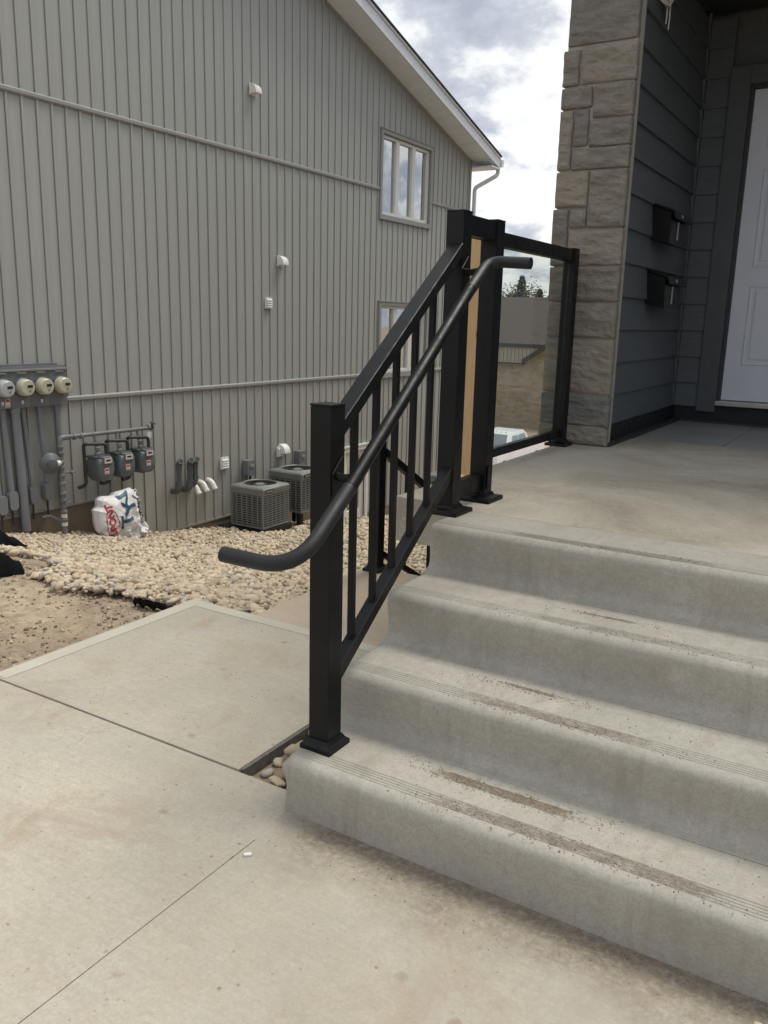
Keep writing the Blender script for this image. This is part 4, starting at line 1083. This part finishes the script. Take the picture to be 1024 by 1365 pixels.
MB().cyl((GXp+.06, 5.125, .075), (GXp+.06, 5.205, .072), .024, 12).cyl((GXp, 5.185, .073), (GXp, 5.26, .073), .026, 12).build('regulator_neck', PIPEP, gm, smooth=True)
MB().cyl((GXp+.064, 5.145, .076), (GXp+.064, 5.183, .0745), .0262, 12).build('regulator_tag', WHITEP, gm)
MB().cyl((GXp, 5.245, -.04), (GXp+.01, 5.395, -.045), .010, 8).lathe((GXp+.01, 5.34, -.045), (0, 1, 0), [(.018, 0), (.018, .02)], 8).cyl((GXp, 5.245, -.36), (GXp+.02, 5.32, -.33), .010, 8).tube([(GXp, 5.235, -.52), (WX+.06, 5.16, -.47), (WX+.05, 5.08, -.47)], .016, 8).build('valve', PIPEP, gm, smooth=True)
MB().cyl((GXp, 6.405, .290), (GXp, 6.45, .290), .012, 8).lathe((GXp, 6.42, .290), (.3, .2, 1), [(.012, -.03), (.012, .045), (.035, .05), (.035, .058)], 10).build('valve', PIPED, gm, smooth=True)
MB().box(GXp+.02, GXp+.024, 6.335, 6.395, .19, .25).build('tag', WHITEP, gm)
def gas_meter(y, z, label):
    t = thing('gas_meter', label, 'gas meter', (WX+.19, y, z), 'grey gas meters hanging from the header pipe'); x = WX+.19
    # y,z: centre of the face; body = case (deep, left) + front case
    prof = [(-.085, .105), (-.10, .075), (-.105, -.03), (-.09, -.085), (-.05, -.135), (.05, -.135), (.09, -.085), (.105, -.03), (.10, .075), (.085, .105)]
    MB().poly([(y+a*.98, z+b) for a, b in prof], 0, x-.085, x+.025).build('back_case', METER, t)
    MB().poly([(y+a*1.02, z+b*.98-.004) for a, b in prof], 0, x+.030, x+.036).build('flange', METER, t)
    m = MB(); n = len(prof)
    rings = [(1.0, .037), (1.0, .070), (.93, .092), (.75, .10)]
    vs = [(x+d, y+a*q, z-.01+(b+.01)*q*.95) for q, d in rings for a, b in prof]
    fs = [(k*n+i, k*n+(i+1) % n, (k+1)*n+(i+1) % n, (k+1)*n+i) for k in range(3) for i in range(n)]+[tuple(range(3*n, 4*n))]
    m.add(vs, fs).build('front_case', METER, t, smooth=True, angle=50)
    MB().box(x-.09, x+.045, y-.10, y+.10, z+.106, z+.128, .006).build('top_plate', METER, t)
    ix = MB().box(x+.046, x+.108, y-.045, y+.06, z+.045, z+.118, .004).build('index_box', GALV, t)
    MB().box(x+.1085, x+.111, y-.037, y+.052, z+.055, z+.108).build('index_face', STICK, ix)
    MB().box(x+.1112, x+.112, y-.02, y+.036, z+.075, z+.092).build('counter', LCD, ix)
    s = MB().box(x+.1005, x+.103, y-.035, y+.02, z-.055, z+.005).build('sticker', STICK, t)
    MB().box(x+.1032, x+.104, y-.028, y+.012, z-.022, z-.004).box(x+.1032, x+.104, y-.028, y+.004, z-.048, z-.042).build('sticker_print', RED, s)
    yl, yr = y-.075, y+.075
    MB().tube(fillet([(x-.02, yl, .294), (x-.02, yl+.035, .294), (x+.02, yl+.035, .10+z), (x+.02, yl+.03, z+.11)], .03, 5), .016, 10).build('inlet_pipe', PIPEP, t, smooth=True)
    MB().lathe((x+.02, yl+.033, z+.128), (0, 0, 1), [(.024, 0), (.028, .01), (.028, .03), (.018, .04), (.026, .06), (.026, .085), (.016, .09)], 8).build('union', PIPEP, t)
    MB().tube(fillet([(x+.02, yr, z+.125), (x+.02, yr, z+.235), (x-.01, yl-.075, z+.255), (x-.05, yl-.08, z+.24), (x-.07, yl-.055, z-.175), (x-.14, yl-.10, z-.20)], .045, 6), .0175, 10).build('outlet_pipe', PIPED, t, smooth=True)
    return t
gas_meter(5.700, -.045, 'gas meter at the left of the three hanging meters')
gas_meter(5.975, -.040, 'gas meter in the middle of the three hanging meters')
gas_meter(6.258, -.035, 'gas meter at the right of the three hanging meters')
for i, (y, z) in enumerate(((5.86, -.20), (6.13, -.20))):
    o = MB().tube(fillet([(WX+.12, y+.01, z+.08), (WX+.12, y+.01, z-.02), (WX+.12, y-.09, z-.03)], .035, 6), .018, 10).build('outlet_pipe', PIPED, gm, smooth=True)

# ---- wrap bag
def bag_x(y, z):
    """front surface of the bag: X for given (y,z)"""
    u = (y-5.83)/.33; v = (z+.58)/.27
    b = max(0, 1-abs(u)**2.6)**.5*max(0, 1-abs(v)**3.0)**.5
    w = .014*math.sin(17*y+9*z)+.010*math.sin(31*z-13*y+1)+.007*math.sin(47*y+23*z)+.006*math.sin(61*z+2)*math.cos(29*y)
    return WX+.20+.20*b-.10*v+w*min(1, b*2)
outline = [(5.513, -0.445), (5.569, -0.419), (5.578, -0.343), (5.627, -0.321), (5.776, -0.34), (5.809, -0.306), (5.965, -0.297), (6.005, -0.288), (6.044, -0.322), (6.088, -0.317), (6.09, -0.355), (6.103, -0.42), (6.085, -0.461), (6.112, -0.568), (6.14, -0.662), (6.176, -0.76), (6.15, -0.813), (6.066, -0.844), (5.985, -0.853), (5.828, -0.813), (5.714, -0.783), (5.602, -0.753), (5.519, -0.665), (5.51, -0.552)]
OC = (5.83, -.56)
def bag_mesh():
    from mathutils import noise as mn
    n = 96; R = 16; vs = []; fs = []
    per = []
    P_ = [Vector(p) for p in outline]; L = [0]
    for i in range(len(P_)): L.append(L[-1]+(P_[(i+1) % len(P_)]-P_[i]).length)
    for k in range(n):
        s = L[-1]*k/n; i = max(j for j in range(len(P_)) if L[j] <= s); t = (s-L[i])/(L[i+1]-L[i]); per.append(P_[i].lerp(P_[(i+1) % len(P_)], t))
    c = Vector(OC)
    def surf(p, q, side):
        f = (1-q**3)**.45 if q < 1 else 0
        cr = abs(mn.noise(Vector((p.x*7, p.y*7, side))))+.5*abs(mn.noise(Vector((p.x*17, p.y*13, side*3))))+.25*abs(mn.noise(Vector((p.x*40, p.y*34, 5))))
        lean = -.08*(p.y+.85)/.55
        return WX+.33+lean+side*(.10*f+.02)*1.0-side*(.030+.045*max(0, min(1, (-.62-p.y)/.12))+.03*max(0, min(1, (p.x-5.98)/.08)))*cr*(.4+f)
    rings = [(r/R) for r in range(1, R+1)]
    for side in (1, -1):
        base = len(vs); vs.append((surf(c, 0, side), c.x, c.y))
        for q in rings:
            for p in per:
                pt = c.lerp(p, q); x = surf(pt, q, side)
                if q == 1: x = WX+.33-.08*(pt.y+.85)/.55
                vs.append((x, pt.x, pt.y))
        fs += [(base, base+1+i, base+1+(i+1) % n) for i in range(n)]
        for r in range(R-1):
            fs += [(base+1+r*n+i, base+1+r*n+(i+1) % n, base+1+(r+1)*n+(i+1) % n, base+1+(r+1)*n+i) for i in range(n)]
    m = MB(); m.v = vs; m.f = fs; return m, surf, c, per
bag = thing('wrap_bag', 'crumpled white printed house wrap bag lying against the wall', 'bag', (WX+.26, 5.83, -.87))
m, surf, bc, bper = bag_mesh()
m.build('bag_body', BAGW, bag, smooth=True, angle=22)
def bag_q(y, z):
    p = Vector((y, z)); d = p-bc; ang = math.atan2(d.y, d.x)
    best = min(bper, key=lambda w: abs((math.atan2((w-bc).y, (w-bc).x)-ang+math.pi) % (2*math.pi)-math.pi))
    return min(.98, d.length/max(1e-6, (best-bc).length))
def printed(text, h, y, z, rot, mat, name, arcr=None, spread=1.0, flipshear=0):
    cu = bpy.data.curves.new('txt', 'FONT'); cu.body = text; cu.size = h*1.4; cu.align_x = 'CENTER'; cu.align_y = 'CENTER'; cu.space_character = spread; cu.offset = .004*h/.1
    to = bpy.data.objects.new('txt', cu); COL.objects.link(to)
    dg = bpy.context.evaluated_depsgraph_get(); dg.update(); me = bpy.data.meshes.new_from_object(to.evaluated_get(dg))
    bpy.data.objects.remove(to); bpy.data.curves.remove(cu)
    bm = bmesh.new(); bm.from_mesh(me); bmesh.ops.triangulate(bm, faces=bm.faces[:])
    for _ in range(3):
        es = [e for e in bm.edges if e.calc_length() > h*.16]
        if es: bmesh.ops.subdivide_edges(bm, edges=es, cuts=1)
        bmesh.ops.triangulate(bm, faces=bm.faces[:])
    ca, sa = math.cos(rot), math.sin(rot)
    for v in bm.verts:
        a, b = v.co.x, v.co.y+flipshear*v.co.x
        if arcr: th = a/arcr; a, b = (arcr+b)*math.sin(th), (arcr+b)*math.cos(th)-arcr
        yy = y+(a*ca-b*sa); zz_ = z+(a*sa+b*ca)
        v.co = Vector((surf(Vector((yy, zz_)), bag_q(yy, zz_), 1)+.004, yy, zz_))
    bm.to_mesh(me); bm.free(); me.materials.clear()
    return link(name, me, mat, bag)
# the wall is seen with +Y to the right and +Z up: rotate text 90 degrees anticlockwise
printed('T', .165, 5.850, -.595, math.radians(97), BLUE, 'blue_lettering')
printed('Y', .165, 5.895, -.462, math.radians(100), BLUE, 'blue_lettering')
printed('V', .150, 5.870, -.350, math.radians(128), BLUE, 'blue_lettering')
printed('DUPONT', .075, 5.655, -.600, math.radians(95), RED, 'red_lettering', spread=.9)
def ring_print(y, z, ry, rz, w, mat, name, a0=0, a1=360, tilt=0):
    n = 44; vs = []; fs = []
    for i in range(n+1):
        a = math.radians(a0+(a1-a0)*i/n)
        for q in (-w/2, w/2):
            u, v = (ry+q)*math.cos(a), (rz+q)*math.sin(a); yy = y+u*math.cos(tilt)-v*math.sin(tilt); z2 = z+u*math.sin(tilt)+v*math.cos(tilt)
            vs.append((surf(Vector((yy, z2)), bag_q(yy, z2), 1)+.0035, yy, z2))
    fs = [(2*i, 2*i+1, 2*i+3, 2*i+2) for i in range(n)]
    MB().add(vs, fs).build(name, mat, bag)
ring_print(5.655, -.600, .066, .150, .009, RED, 'red_oval', tilt=math.radians(5))
ring_print(5.86, -.545, .19, .22, .013, INK, 'black_arc', a0=-12, a1=58)
printed('HOMEWRAP', .048, 6.062, -.49, math.radians(97), INK, 'black_lettering', spread=1.0)

# ================================================================== STONES
def hull_shape(n, seed):
    R = np.random.RandomState(seed); p = R.normal(size=(n, 3)); p /= np.linalg.norm(p, axis=1)[:, None]; p *= R.uniform(.85, 1.12, (n, 1))
    bm = bmesh.new()
    for q in p: bm.verts.new(q)
    res = bmesh.ops.convex_hull(bm, input=bm.verts[:]); bmesh.ops.delete(bm, geom=[g_ for g_ in res['geom_interior'] if isinstance(g_, bmesh.types.BMVert)], context='VERTS')
    bmesh.ops.triangulate(bm, faces=bm.faces[:]); bmesh.ops.recalc_face_normals(bm, faces=bm.faces[:]); bm.verts.index_update()
    v = np.array([w_.co[:] for w_ in bm.verts]); f = np.array([[x.index for x in t_.verts] for t_ in bm.faces]); bm.free(); return v, f
shapes = [rough_shape(2, .16, i+20) for i in range(4)]+[hull_shape(26, i+3) for i in range(4)]
lowshapes = [rough_shape(1, .14, i+50) for i in range(8)]
bed = MB()
bx_ = np.arange(-7.0, -1.8, .2); by_ = np.arange(3.2, 13.5, .25)
BX, BY = np.meshgrid(bx_, by_); BZ = ground_z(BX, BY)+.012
bed.v = [tuple(p) for p in np.stack([BX.ravel(), BY.ravel(), BZ.ravel()], 1)]
nb_ = len(bx_); bed.f = [(j*nb_+i, j*nb_+i+1, (j+1)*nb_+i+1, (j+1)*nb_+i) for j in range(len(by_)-1) for i in range(nb_-1)]
bedo = struct(bed.build('stone_bed', SOIL))
def front_edge(x):      # near boundary of the stone field
    return 3.20-.06*(x+3.1)*(-1)+.06*np.sin(x*5)+.03*np.sin(x*13)+np.where(x < -4.4, .25+(-4.4-x)*.2, 0)-.05
R_ = np.random.RandomState(21)
def free(x, y, m=.0):
    ok = (y > front_edge(x)) & (x < -1.83)
    ok &= ~((x > -2.73) & (y < 4.34)) & ~((x > -2.68) & (y < 5.2)) & ~((x > -3.12) & (y < 3.185))
    ok &= ~((x > -6.95) & (x < -6.28) & (y > 7.55) & (y < 8.18))
    return ok & (x > -6.97)
# jittered grid, spacing grows with distance
Ps = []; Ss = []
def fill(y0, y1, sp, layers, smin, smax):
    for L in range(layers):
        xs = np.arange(-6.97, -1.83, sp); ys = np.arange(y0, y1, sp)
        X_, Y_ = np.meshgrid(xs, ys); X_ = X_.ravel()+R_.uniform(-.5, .5, X_.size)*sp; Y_ = Y_.ravel()+R_.uniform(-.5, .5, Y_.size)*sp
        k_ = free(X_, Y_); X_, Y_ = X_[k_], Y_[k_]
        s_ = R_.gamma(6, 1/6., X_.size)*(smax+smin)/2; s_ = np.clip(s_, smin*.8, smax*1.35)
        Z_ = ground_z(X_, Y_)+.012+s_*.30+L*.022*R_.uniform(.2, 1, X_.size)
        Ps.append(np.stack([X_, Y_, Z_], 1)); Ss.append(s_)
fill(3.0, 5.5, .039, 2, .012, .027); fill(5.5, 8.2, .046, 2, .015, .028); fill(8.2, 13.3, .072, 2, .024, .040)
Ps = np.concatenate(Ps); Ss = np.concatenate(Ss)
kp_ = (Ps[:, 0]/Ps[:, 1] > -1.9) & (Ps[:, 0]/Ps[:, 1] < -.38); Ps, Ss = Ps[kp_], Ss[kp_]
# the camera-side ones first
dist = np.hypot(Ps[:, 0], Ps[:, 1])
dirn = Ps[:, 0]/Ps[:, 1]; vis = (dirn > -1.62) & (dirn < -.55)
score = np.where(vis, Ss/dist, 0); order = np.argsort(-score)
near, rest = order[:300], order[300:]
mesh_cache = []
for i, (v, f) in enumerate(shapes):
    me = bpy.data.meshes.new('stone'); me.from_pydata(v.tolist(), [], f.tolist()); me.materials.append(RSTONE)
    for p in me.polygons: p.use_smooth = True
    mesh_cache.append(me)
def single_stone(p, s, parent, sq=(1, .85, .62)):
    o = bpy.data.objects.new('stone', mesh_cache[R_.randint(8)]); COL.objects.link(o); o.parent = parent
    o.location = Vector(p)-Vector(parent.location); o.scale = (s*R_.uniform(.95, 1.35)*sq[0], s*R_.uniform(.85, 1.1)*sq[1]/.85, s*R_.uniform(.8, 1.2)*sq[2])
    o.rotation_euler = (R_.uniform(-.35, .35), R_.uniform(-.35, .35), R_.uniform(0, 6.28)); return o
for i in near: single_stone(Ps[i], Ss[i], bedo)
close = rest[dist[rest] < 6.8]; fard = rest[dist[rest] >= 6.8]
scatter('loose_stones', shapes, Ps[close], Ss[close], RSTONE, bedo, 'stuff', flat=.66, smooth=True)
scatter('loose_stones', lowshapes, Ps[fard], Ss[fard], RSTONE, bedo, 'stuff', flat=.66, smooth=True)
# stones in the recess by the steps
rec = struct(MB().box(-1.73, -1.46, 1.97, 3.1, -.10, -.05).build('gravel_strip', SOIL))
for (x, y, z, s) in ((-1.600, 2.02, -.040, .034), (-1.545, 2.045, -.035, .036), (-1.655, 2.055, -.050, .030), (-1.59, 2.085, -.012, .042), (-1.66, 2.135, -.05, .030), (-1.525, 2.12, -.030, .034), (-1.625, 2.185, -.018, .040), (-1.55, 2.20, -.02, .040), (-1.49, 2.05, -.05, .03),
                     (-1.66, 2.26, -.045, .034), (-1.585, 2.29, -.012, .045), (-1.51, 2.27, -.03, .038), (-1.64, 2.35, -.01, .046), (-1.56, 2.38, -.02, .038), (-1.49, 2.36, -.04, .034), (-1.66, 2.45, -.03, .038), (-1.58, 2.47, -.01, .042), (-1.50, 2.48, -.03, .036), (-1.63, 2.56, -.02, .04), (-1.54, 2.58, -.02, .04), (-1.48, 2.16, -.05, .03), (-1.685, 2.00, -.055, .022), (-1.525, 1.99, -.05, .024),
                     (-1.66, 2.66, -.03, .04), (-1.57, 2.68, -.02, .04), (-1.50, 2.70, -.03, .035), (-1.64, 2.78, -.03, .04), (-1.55, 2.80, -.02, .04), (-1.62, 2.9, -.03, .04), (-1.52, 2.92, -.03, .04), (-1.67, 3.0, -.03, .035), (-1.58, 3.03, -.03, .04)):
    single_stone((x-.03 if x < -1.6 else x-.012, y, z+.006), s*.86, rec)
# one stone left at the bottom right, a white chip on the pad
t = link('pebble', mesh_cache[2], RSTONE); t.location = (-.07, 1.765, .008); t.scale = (.013, .010, .008); tag(t, 'small tan pebble on the pad at the foot of the steps', 'stone')
m = MB().box(-.011, .011, -.006, .006, 0, .006, .0015).build('paper_scrap', WHITEP); m.location = (-1.402, 1.62, .0008); m.rotation_euler = (0, 0, .7); tag(m, 'tiny white chip lying on the pad past the end of the saw cut', 'litter')

# crumbs of soil left of the pad
P = np.stack([R_.uniform(-5.6, -3.12, 5200), R_.uniform(1.2, 3.3, 5200), np.zeros(5200)], 1)
dens = np.sin(P[:, 0]*2.3+1.0)*np.cos(P[:, 1]*3.7+P[:, 0])+.35; P = P[R_.uniform(-1, 1, 5200) < dens+np.where(P[:, 0] > -3.3, .6, 0)]
P[:, 2] = ground_z(P[:, 0], P[:, 1])+lumps(P[:, 0], P[:, 1])+.003; S = R_.gamma(2.0, .0022, len(P))+.0018
o = scatter('soil_crumbs', grain_shapes, P, S, CLOD, kind='stuff', flat=.75); o['label'] = 'loose clods of brown soil left of the pad'
P = np.stack([R_.uniform(-5.2, -3.12, 330), R_.uniform(1.6, 3.35, 330), np.zeros(330)], 1); P[:, 2] = ground_z(P[:, 0], P[:, 1])+lumps(P[:, 0], P[:, 1])+.004
o = scatter('loose_pebbles', grain_shapes, P, R_.uniform(.004, .014, 330), RSTONE, kind='stuff', flat=.6, smooth=True); o['label'] = 'scattered tan pebbles on the soil'

# landscape fabric
def fabric(path, width, hgt, label, seed):
    R = random.Random(seed); t = thing('landscape_fabric', label, 'fabric', (path[0][0], path[0][1], path[0][2]), 'pieces of black landscape fabric')
    P_ = [Vector(p) for p in path]; m = MB(); nu, nv = 28, 9; vs = []
    for i in range(nu+1):
        s = i/nu*(len(P_)-1); a = int(min(s, len(P_)-2)); p = P_[a].lerp(P_[a+1], s-a); tp = max(.12, math.sin(min(1, (1-i/nu)*2.2)*math.pi/2))
        dr = (P_[a+1]-P_[a]).normalized(); sd = Vector((-dr.y, dr.x, 0))
        for j in range(nv+1):
            w = (j/nv-.5)
            z = hgt*tp*(1-(2*w)**2)+.018*math.sin(i*.9+j*1.3+seed)*tp
            vs.append(p+sd*(w*width*tp)+Vector((0, 0, z)))
    m.add(vs, [(i*(nv+1)+j, i*(nv+1)+j+1, (i+1)*(nv+1)+j+1, (i+1)*(nv+1)+j) for i in range(nu) for j in range(nv)])
    o = m.build('sheet', FAB, t, smooth=True, angle=80); sm = o.modifiers.new('thick', 'SOLIDIFY'); sm.thickness = .004
    return t
fabric([(-6.1, 3.60, -.22), (-5.85, 3.68, -.21), (-5.65, 3.76, -.22), (-5.48, 3.86, -.25)], .22, .08, 'long black fabric flap lying over the stones near the meters', 3)
fabric([(-5.0, 2.75, -.06), (-4.72, 2.92, -.07), (-4.52, 3.06, -.10), (-4.42, 3.11, -.12)], .30, .12, 'black fabric bunch at the edge of the stones by the picture edge', 5)
fabric([(-3.50, 3.12, -.085), (-3.42, 3.11, -.08), (-3.32, 3.12, -.08), (-3.24, 3.13, -.085)], .04, .010, 'small black fabric scrap between soil and stones by the pad corner', 8)

# ================================================================== BEYOND
fh = thing('brick_building', 'far tan brick building with brown shingle roof behind the glass guard', 'building', (-22, 55, -6))
MB().box(-40, -12, 55.6, 70, -7.5, .0).build('wall', BRICK, fh)
MB().add([(-40, 55.0, .02), (-12, 55.0, .02), (-12, 62.5, 3.35), (-40, 62.5, 3.35), (-40, 70, .02), (-12, 70, .02), (-40, 55.0, -.12), (-12, 55.0, -.12), (-40, 70, -.12), (-12, 70, -.12)],
         [(0, 1, 2, 3), (3, 2, 5, 4), (0, 6, 7, 1), (4, 5, 9, 8), (1, 7, 9, 5, 2), (0, 3, 4, 8, 6), (6, 8, 9, 7)]).build('roof', FROOF, fh)
MB().box(-40, -20.75, 54.94, 54.99, -.22, .03).build('fascia', DARK, fh)
sp = MB()
yv = -30.0
while yv < -20.9:
    x0, x1 = yv, min(yv+.28, -20.9)
    lo0 = -1.28 if x0 < -22.4 else -1.28+(x0+22.4)*.66; lo1 = -1.28 if x1 < -22.4 else -1.28+(x1+22.4)*.66
    sp_ = MB().add([(x0, 55.10, lo0), (x1-.03, 55.10, lo1), (x1-.03, 55.10, -.21), (x0, 55.10, -.21), (x0, 55.59, lo0), (x1-.03, 55.59, lo1), (x1-.03, 55.59, -.21), (x0, 55.59, -.21)], [(0, 1, 2, 3), (4, 7, 6, 5), (0, 4, 5, 1), (1, 5, 6, 2), (2, 6, 7, 3), (3, 7, 4, 0)])
    sp_.build('siding_board', FSID, fh); yv += .28
MB().add([(-22.45, 54.98, -1.34), (-20.7, 54.98, -.20), (-20.7, 54.98, .10), (-22.45, 54.98, -1.03), (-22.45, 55.12, -1.34), (-20.7, 55.12, -.20), (-20.7, 55.12, .10), (-22.45, 55.12, -1.03)], [(0, 1, 2, 3), (4, 7, 6, 5), (0, 4, 5, 1), (1, 5, 6, 2), (2, 6, 7, 3), (3, 7, 4, 0)]).build('rake_board', DARK, fh)
MB().box(-30, -22.4, 55.0, 55.6, -1.36, -1.285).build('base_trim', DARK, fh)
MB().box(-23.4, -22.6, 59.6, 60.2, 2.1, 2.65).build('roof_vent', ALU, fh) if False else MB().box(-21.6, -20.9, 61.2, 61.9, 2.75, 3.1).build('roof_vent', ALU, fh)

# pickup: front looks down-left
truck = thing('pickup_truck', 'white crew cab pickup parked below in front of the brick building', 'truck', (-16.3, 38, -5.65))
def tr(x, y, z): return (x, y, z)
TX0, TY0, TZ = -16.35, 37.9, -5.65        # cab centre; length runs along +Y slightly right
bodyL = MB()
def sect(y, pts): return [(TX0+a, TY0+y, TZ+b) for a, b in pts]
def loft(secs, m, closed=True):
    n = len(secs[0]); o = len(m.v); m.v += [tuple(p) for s in secs for p in s]
    for k in range(len(secs)-1): m.f += [(o+k*n+i, o+k*n+(i+1) % n, o+(k+1)*n+(i+1) % n, o+(k+1)*n+i) for i in range(n)]
    m.f += [tuple(range(o, o+n))[::-1], tuple(range(o+(len(secs)-1)*n, o+len(secs)*n))]
    return m
w = .98
low_s = lambda y, zt_, ww=w: sect(y, [(-ww, .45), (ww, .45), (ww+.02, .8), (ww, zt_-.06), (ww-.08, zt_), (-ww+.08, zt_), (-ww, zt_-.06), (-ww-.02, .8)])
loft([low_s(-2.6, 1.0, .88), low_s(-2.5, 1.15), low_s(-1.2, 1.25), low_s(3.4, 1.28), low_s(3.5, 1.2)], MB()).build('body', TRUCKW, truck, smooth=True, angle=35)
cabs = lambda y, z0, z1, ww: sect(y, [(-w+.02, z0), (w-.02, z0), (ww, z1-.10), (ww-.10, z1), (-ww+.10, z1), (-ww, z1-.10)])
loft([cabs(-1.25, 1.24, 1.27, .90), cabs(-.62, 1.24, 1.90, .80), cabs(-.3, 1.24, 1.95, .78), cabs(1.2, 1.24, 1.95, .78), cabs(1.42, 1.24, 1.85, .80), cabs(1.5, 1.24, 1.30, .9)], MB()).build('cab', TRUCKW, truck, smooth=True, angle=35)
MB().add([(TX0-.82, TY0-1.225, TZ+1.31), (TX0+.82, TY0-1.225, TZ+1.31), (TX0+.66, TY0-.675, TZ+1.86), (TX0-.66, TY0-.675, TZ+1.86)], [(0, 1, 2, 3)]).build('windshield', WGLASS, truck)
for (a, b, c, d) in ((-.72, -.42, .28, .28), (.38, .38, 1.10, 1.22)):
    for sg in (1, -1):
        MB().add([(TX0+sg*.955, TY0+a, TZ+1.34), (TX0+sg*.955, TY0+d, TZ+1.34), (TX0+sg*.815, TY0+c, TZ+1.80), (TX0+sg*.815, TY0+b, TZ+1.80)], [(0, 1, 2, 3)]).build('side_window', WGLASS, truck)
for x in (-.5, -.25, 0, .25, .5): MB().box(TX0+x-.03, TX0+x+.03, TY0-.50, TY0-.46, TZ+1.94, TZ+1.965, .005).build('marker_light', DARK, truck)
for (x, y) in ((-.95, -1.7), (.95, -1.7), (-.95, 2.4), (.95, 2.4)):
    wq = MB().lathe((TX0+x-.12, TY0+y, TZ+.40), (1, 0, 0), [(.28, 0), (.40, .03), (.40, .21), (.28, .24)], 24).build('wheel', TIRE, truck, smooth=True)
for sg in (1, -1): MB().box(TX0+sg*1.12-.09, TX0+sg*1.12+.09, TY0-.85, TY0-.78, TZ+1.25, TZ+1.5, .02).build('mirror', DARK, truck)
MB().box(TX0-.7, TX0+.7, TY0-2.64, TY0-2.60, TZ+.7, TZ+.98, .01).build('grille', DARK, truck)
truck.rotation_euler = (0, 0, 0)

# trees beyond
def tree(x, y, zb2, h, kind, label, seed):
    R = random.Random(seed); t = thing('pine_tree' if kind == 0 else 'leafy_tree', label, 'tree', (x, y, zb2), 'trees beyond the brick building')
    MB().cyl((x, y, zb2), (x, y, zb2+h*.95), .16, 8, .03).build('trunk', BARK, t)
    m = MB(); n = 1900
    for _ in range(n):
        u = R.random()
        if kind == 0:
            z = h*(.25+.75*u); tier = .75+.25*math.sin(u*34); rad = (1-u)**.8*h*.24*tier+.10
            a = R.random()*6.28; rr = rad*math.sqrt(R.random()); p = Vector((x+rr*math.cos(a), y+rr*math.sin(a), zb2+z-rr*.25)); s = .17
        else:
            c = R.choice(range(7)); q = random.Random(seed*10+c); cc = Vector((x+q.uniform(-1, 1)*h*.17, y+q.uniform(-1, 1)*h*.17, zb2+h*(.55+q.uniform(0, .38))))
            p = cc+Vector((R.gauss(0, 1), R.gauss(0, 1), R.gauss(0, 1)))*h*.055; s = .13
        d = Vector((R.uniform(-1, 1), R.uniform(-1, 1), R.uniform(-.6, .6))).normalized(); e = d.orthogonal().normalized()
        m.add([p-d*s-e*s*.5, p+d*s-e*s*.3, p+e*s], [(0, 1, 2)])
    me = bpy.data.meshes.new('crown'); me.from_pydata(m.v, [], m.f); link('crown', me, PINE if kind == 0 else DECID, t)
for i, (x, y, h, k, lb) in enumerate(((-35.6, 80, 10.6, 0, 'dark pine at the left of the far tree line'), (-34.4, 82, 10.2, 1, 'pale leafy tree beside the left pine'), (-33.4, 80, 11.0, 1, 'pale leafy tree left of the tallest pine'),
                                   (-32.7, 79, 11.9, 0, 'tallest dark pine in the middle of the far tree line'), (-32.0, 83, 10.4, 1, 'low pale tree right of the tallest pine'), (-31.2, 80, 10.7, 0, 'dark pine near the stone column in the far tree line'),
                                   (-30.3, 81, 10.4, 0, 'dark pine mostly behind the stone column'), (-37.5, 81, 10.9, 0, 'dark pine hidden behind the landing posts'),
                                   (-35.0, 84, 10.3, 0, 'low dark pine behind the left pine'), (-33.9, 83, 10.1, 0, 'low dark pine between the pale leafy trees'), (-31.7, 84, 10.2, 0, 'low dark pine right of the tallest pine'), (-30.8, 84, 10.1, 1, 'low pale tree by the stone column'), (-32.9, 85, 10.3, 1, 'low pale tree behind the tallest pine'), (-29.6, 80, 10.6, 0, 'dark pine hidden behind the stone column'))):
    tree(x, y, -6.1, h, k, lb, i+4)
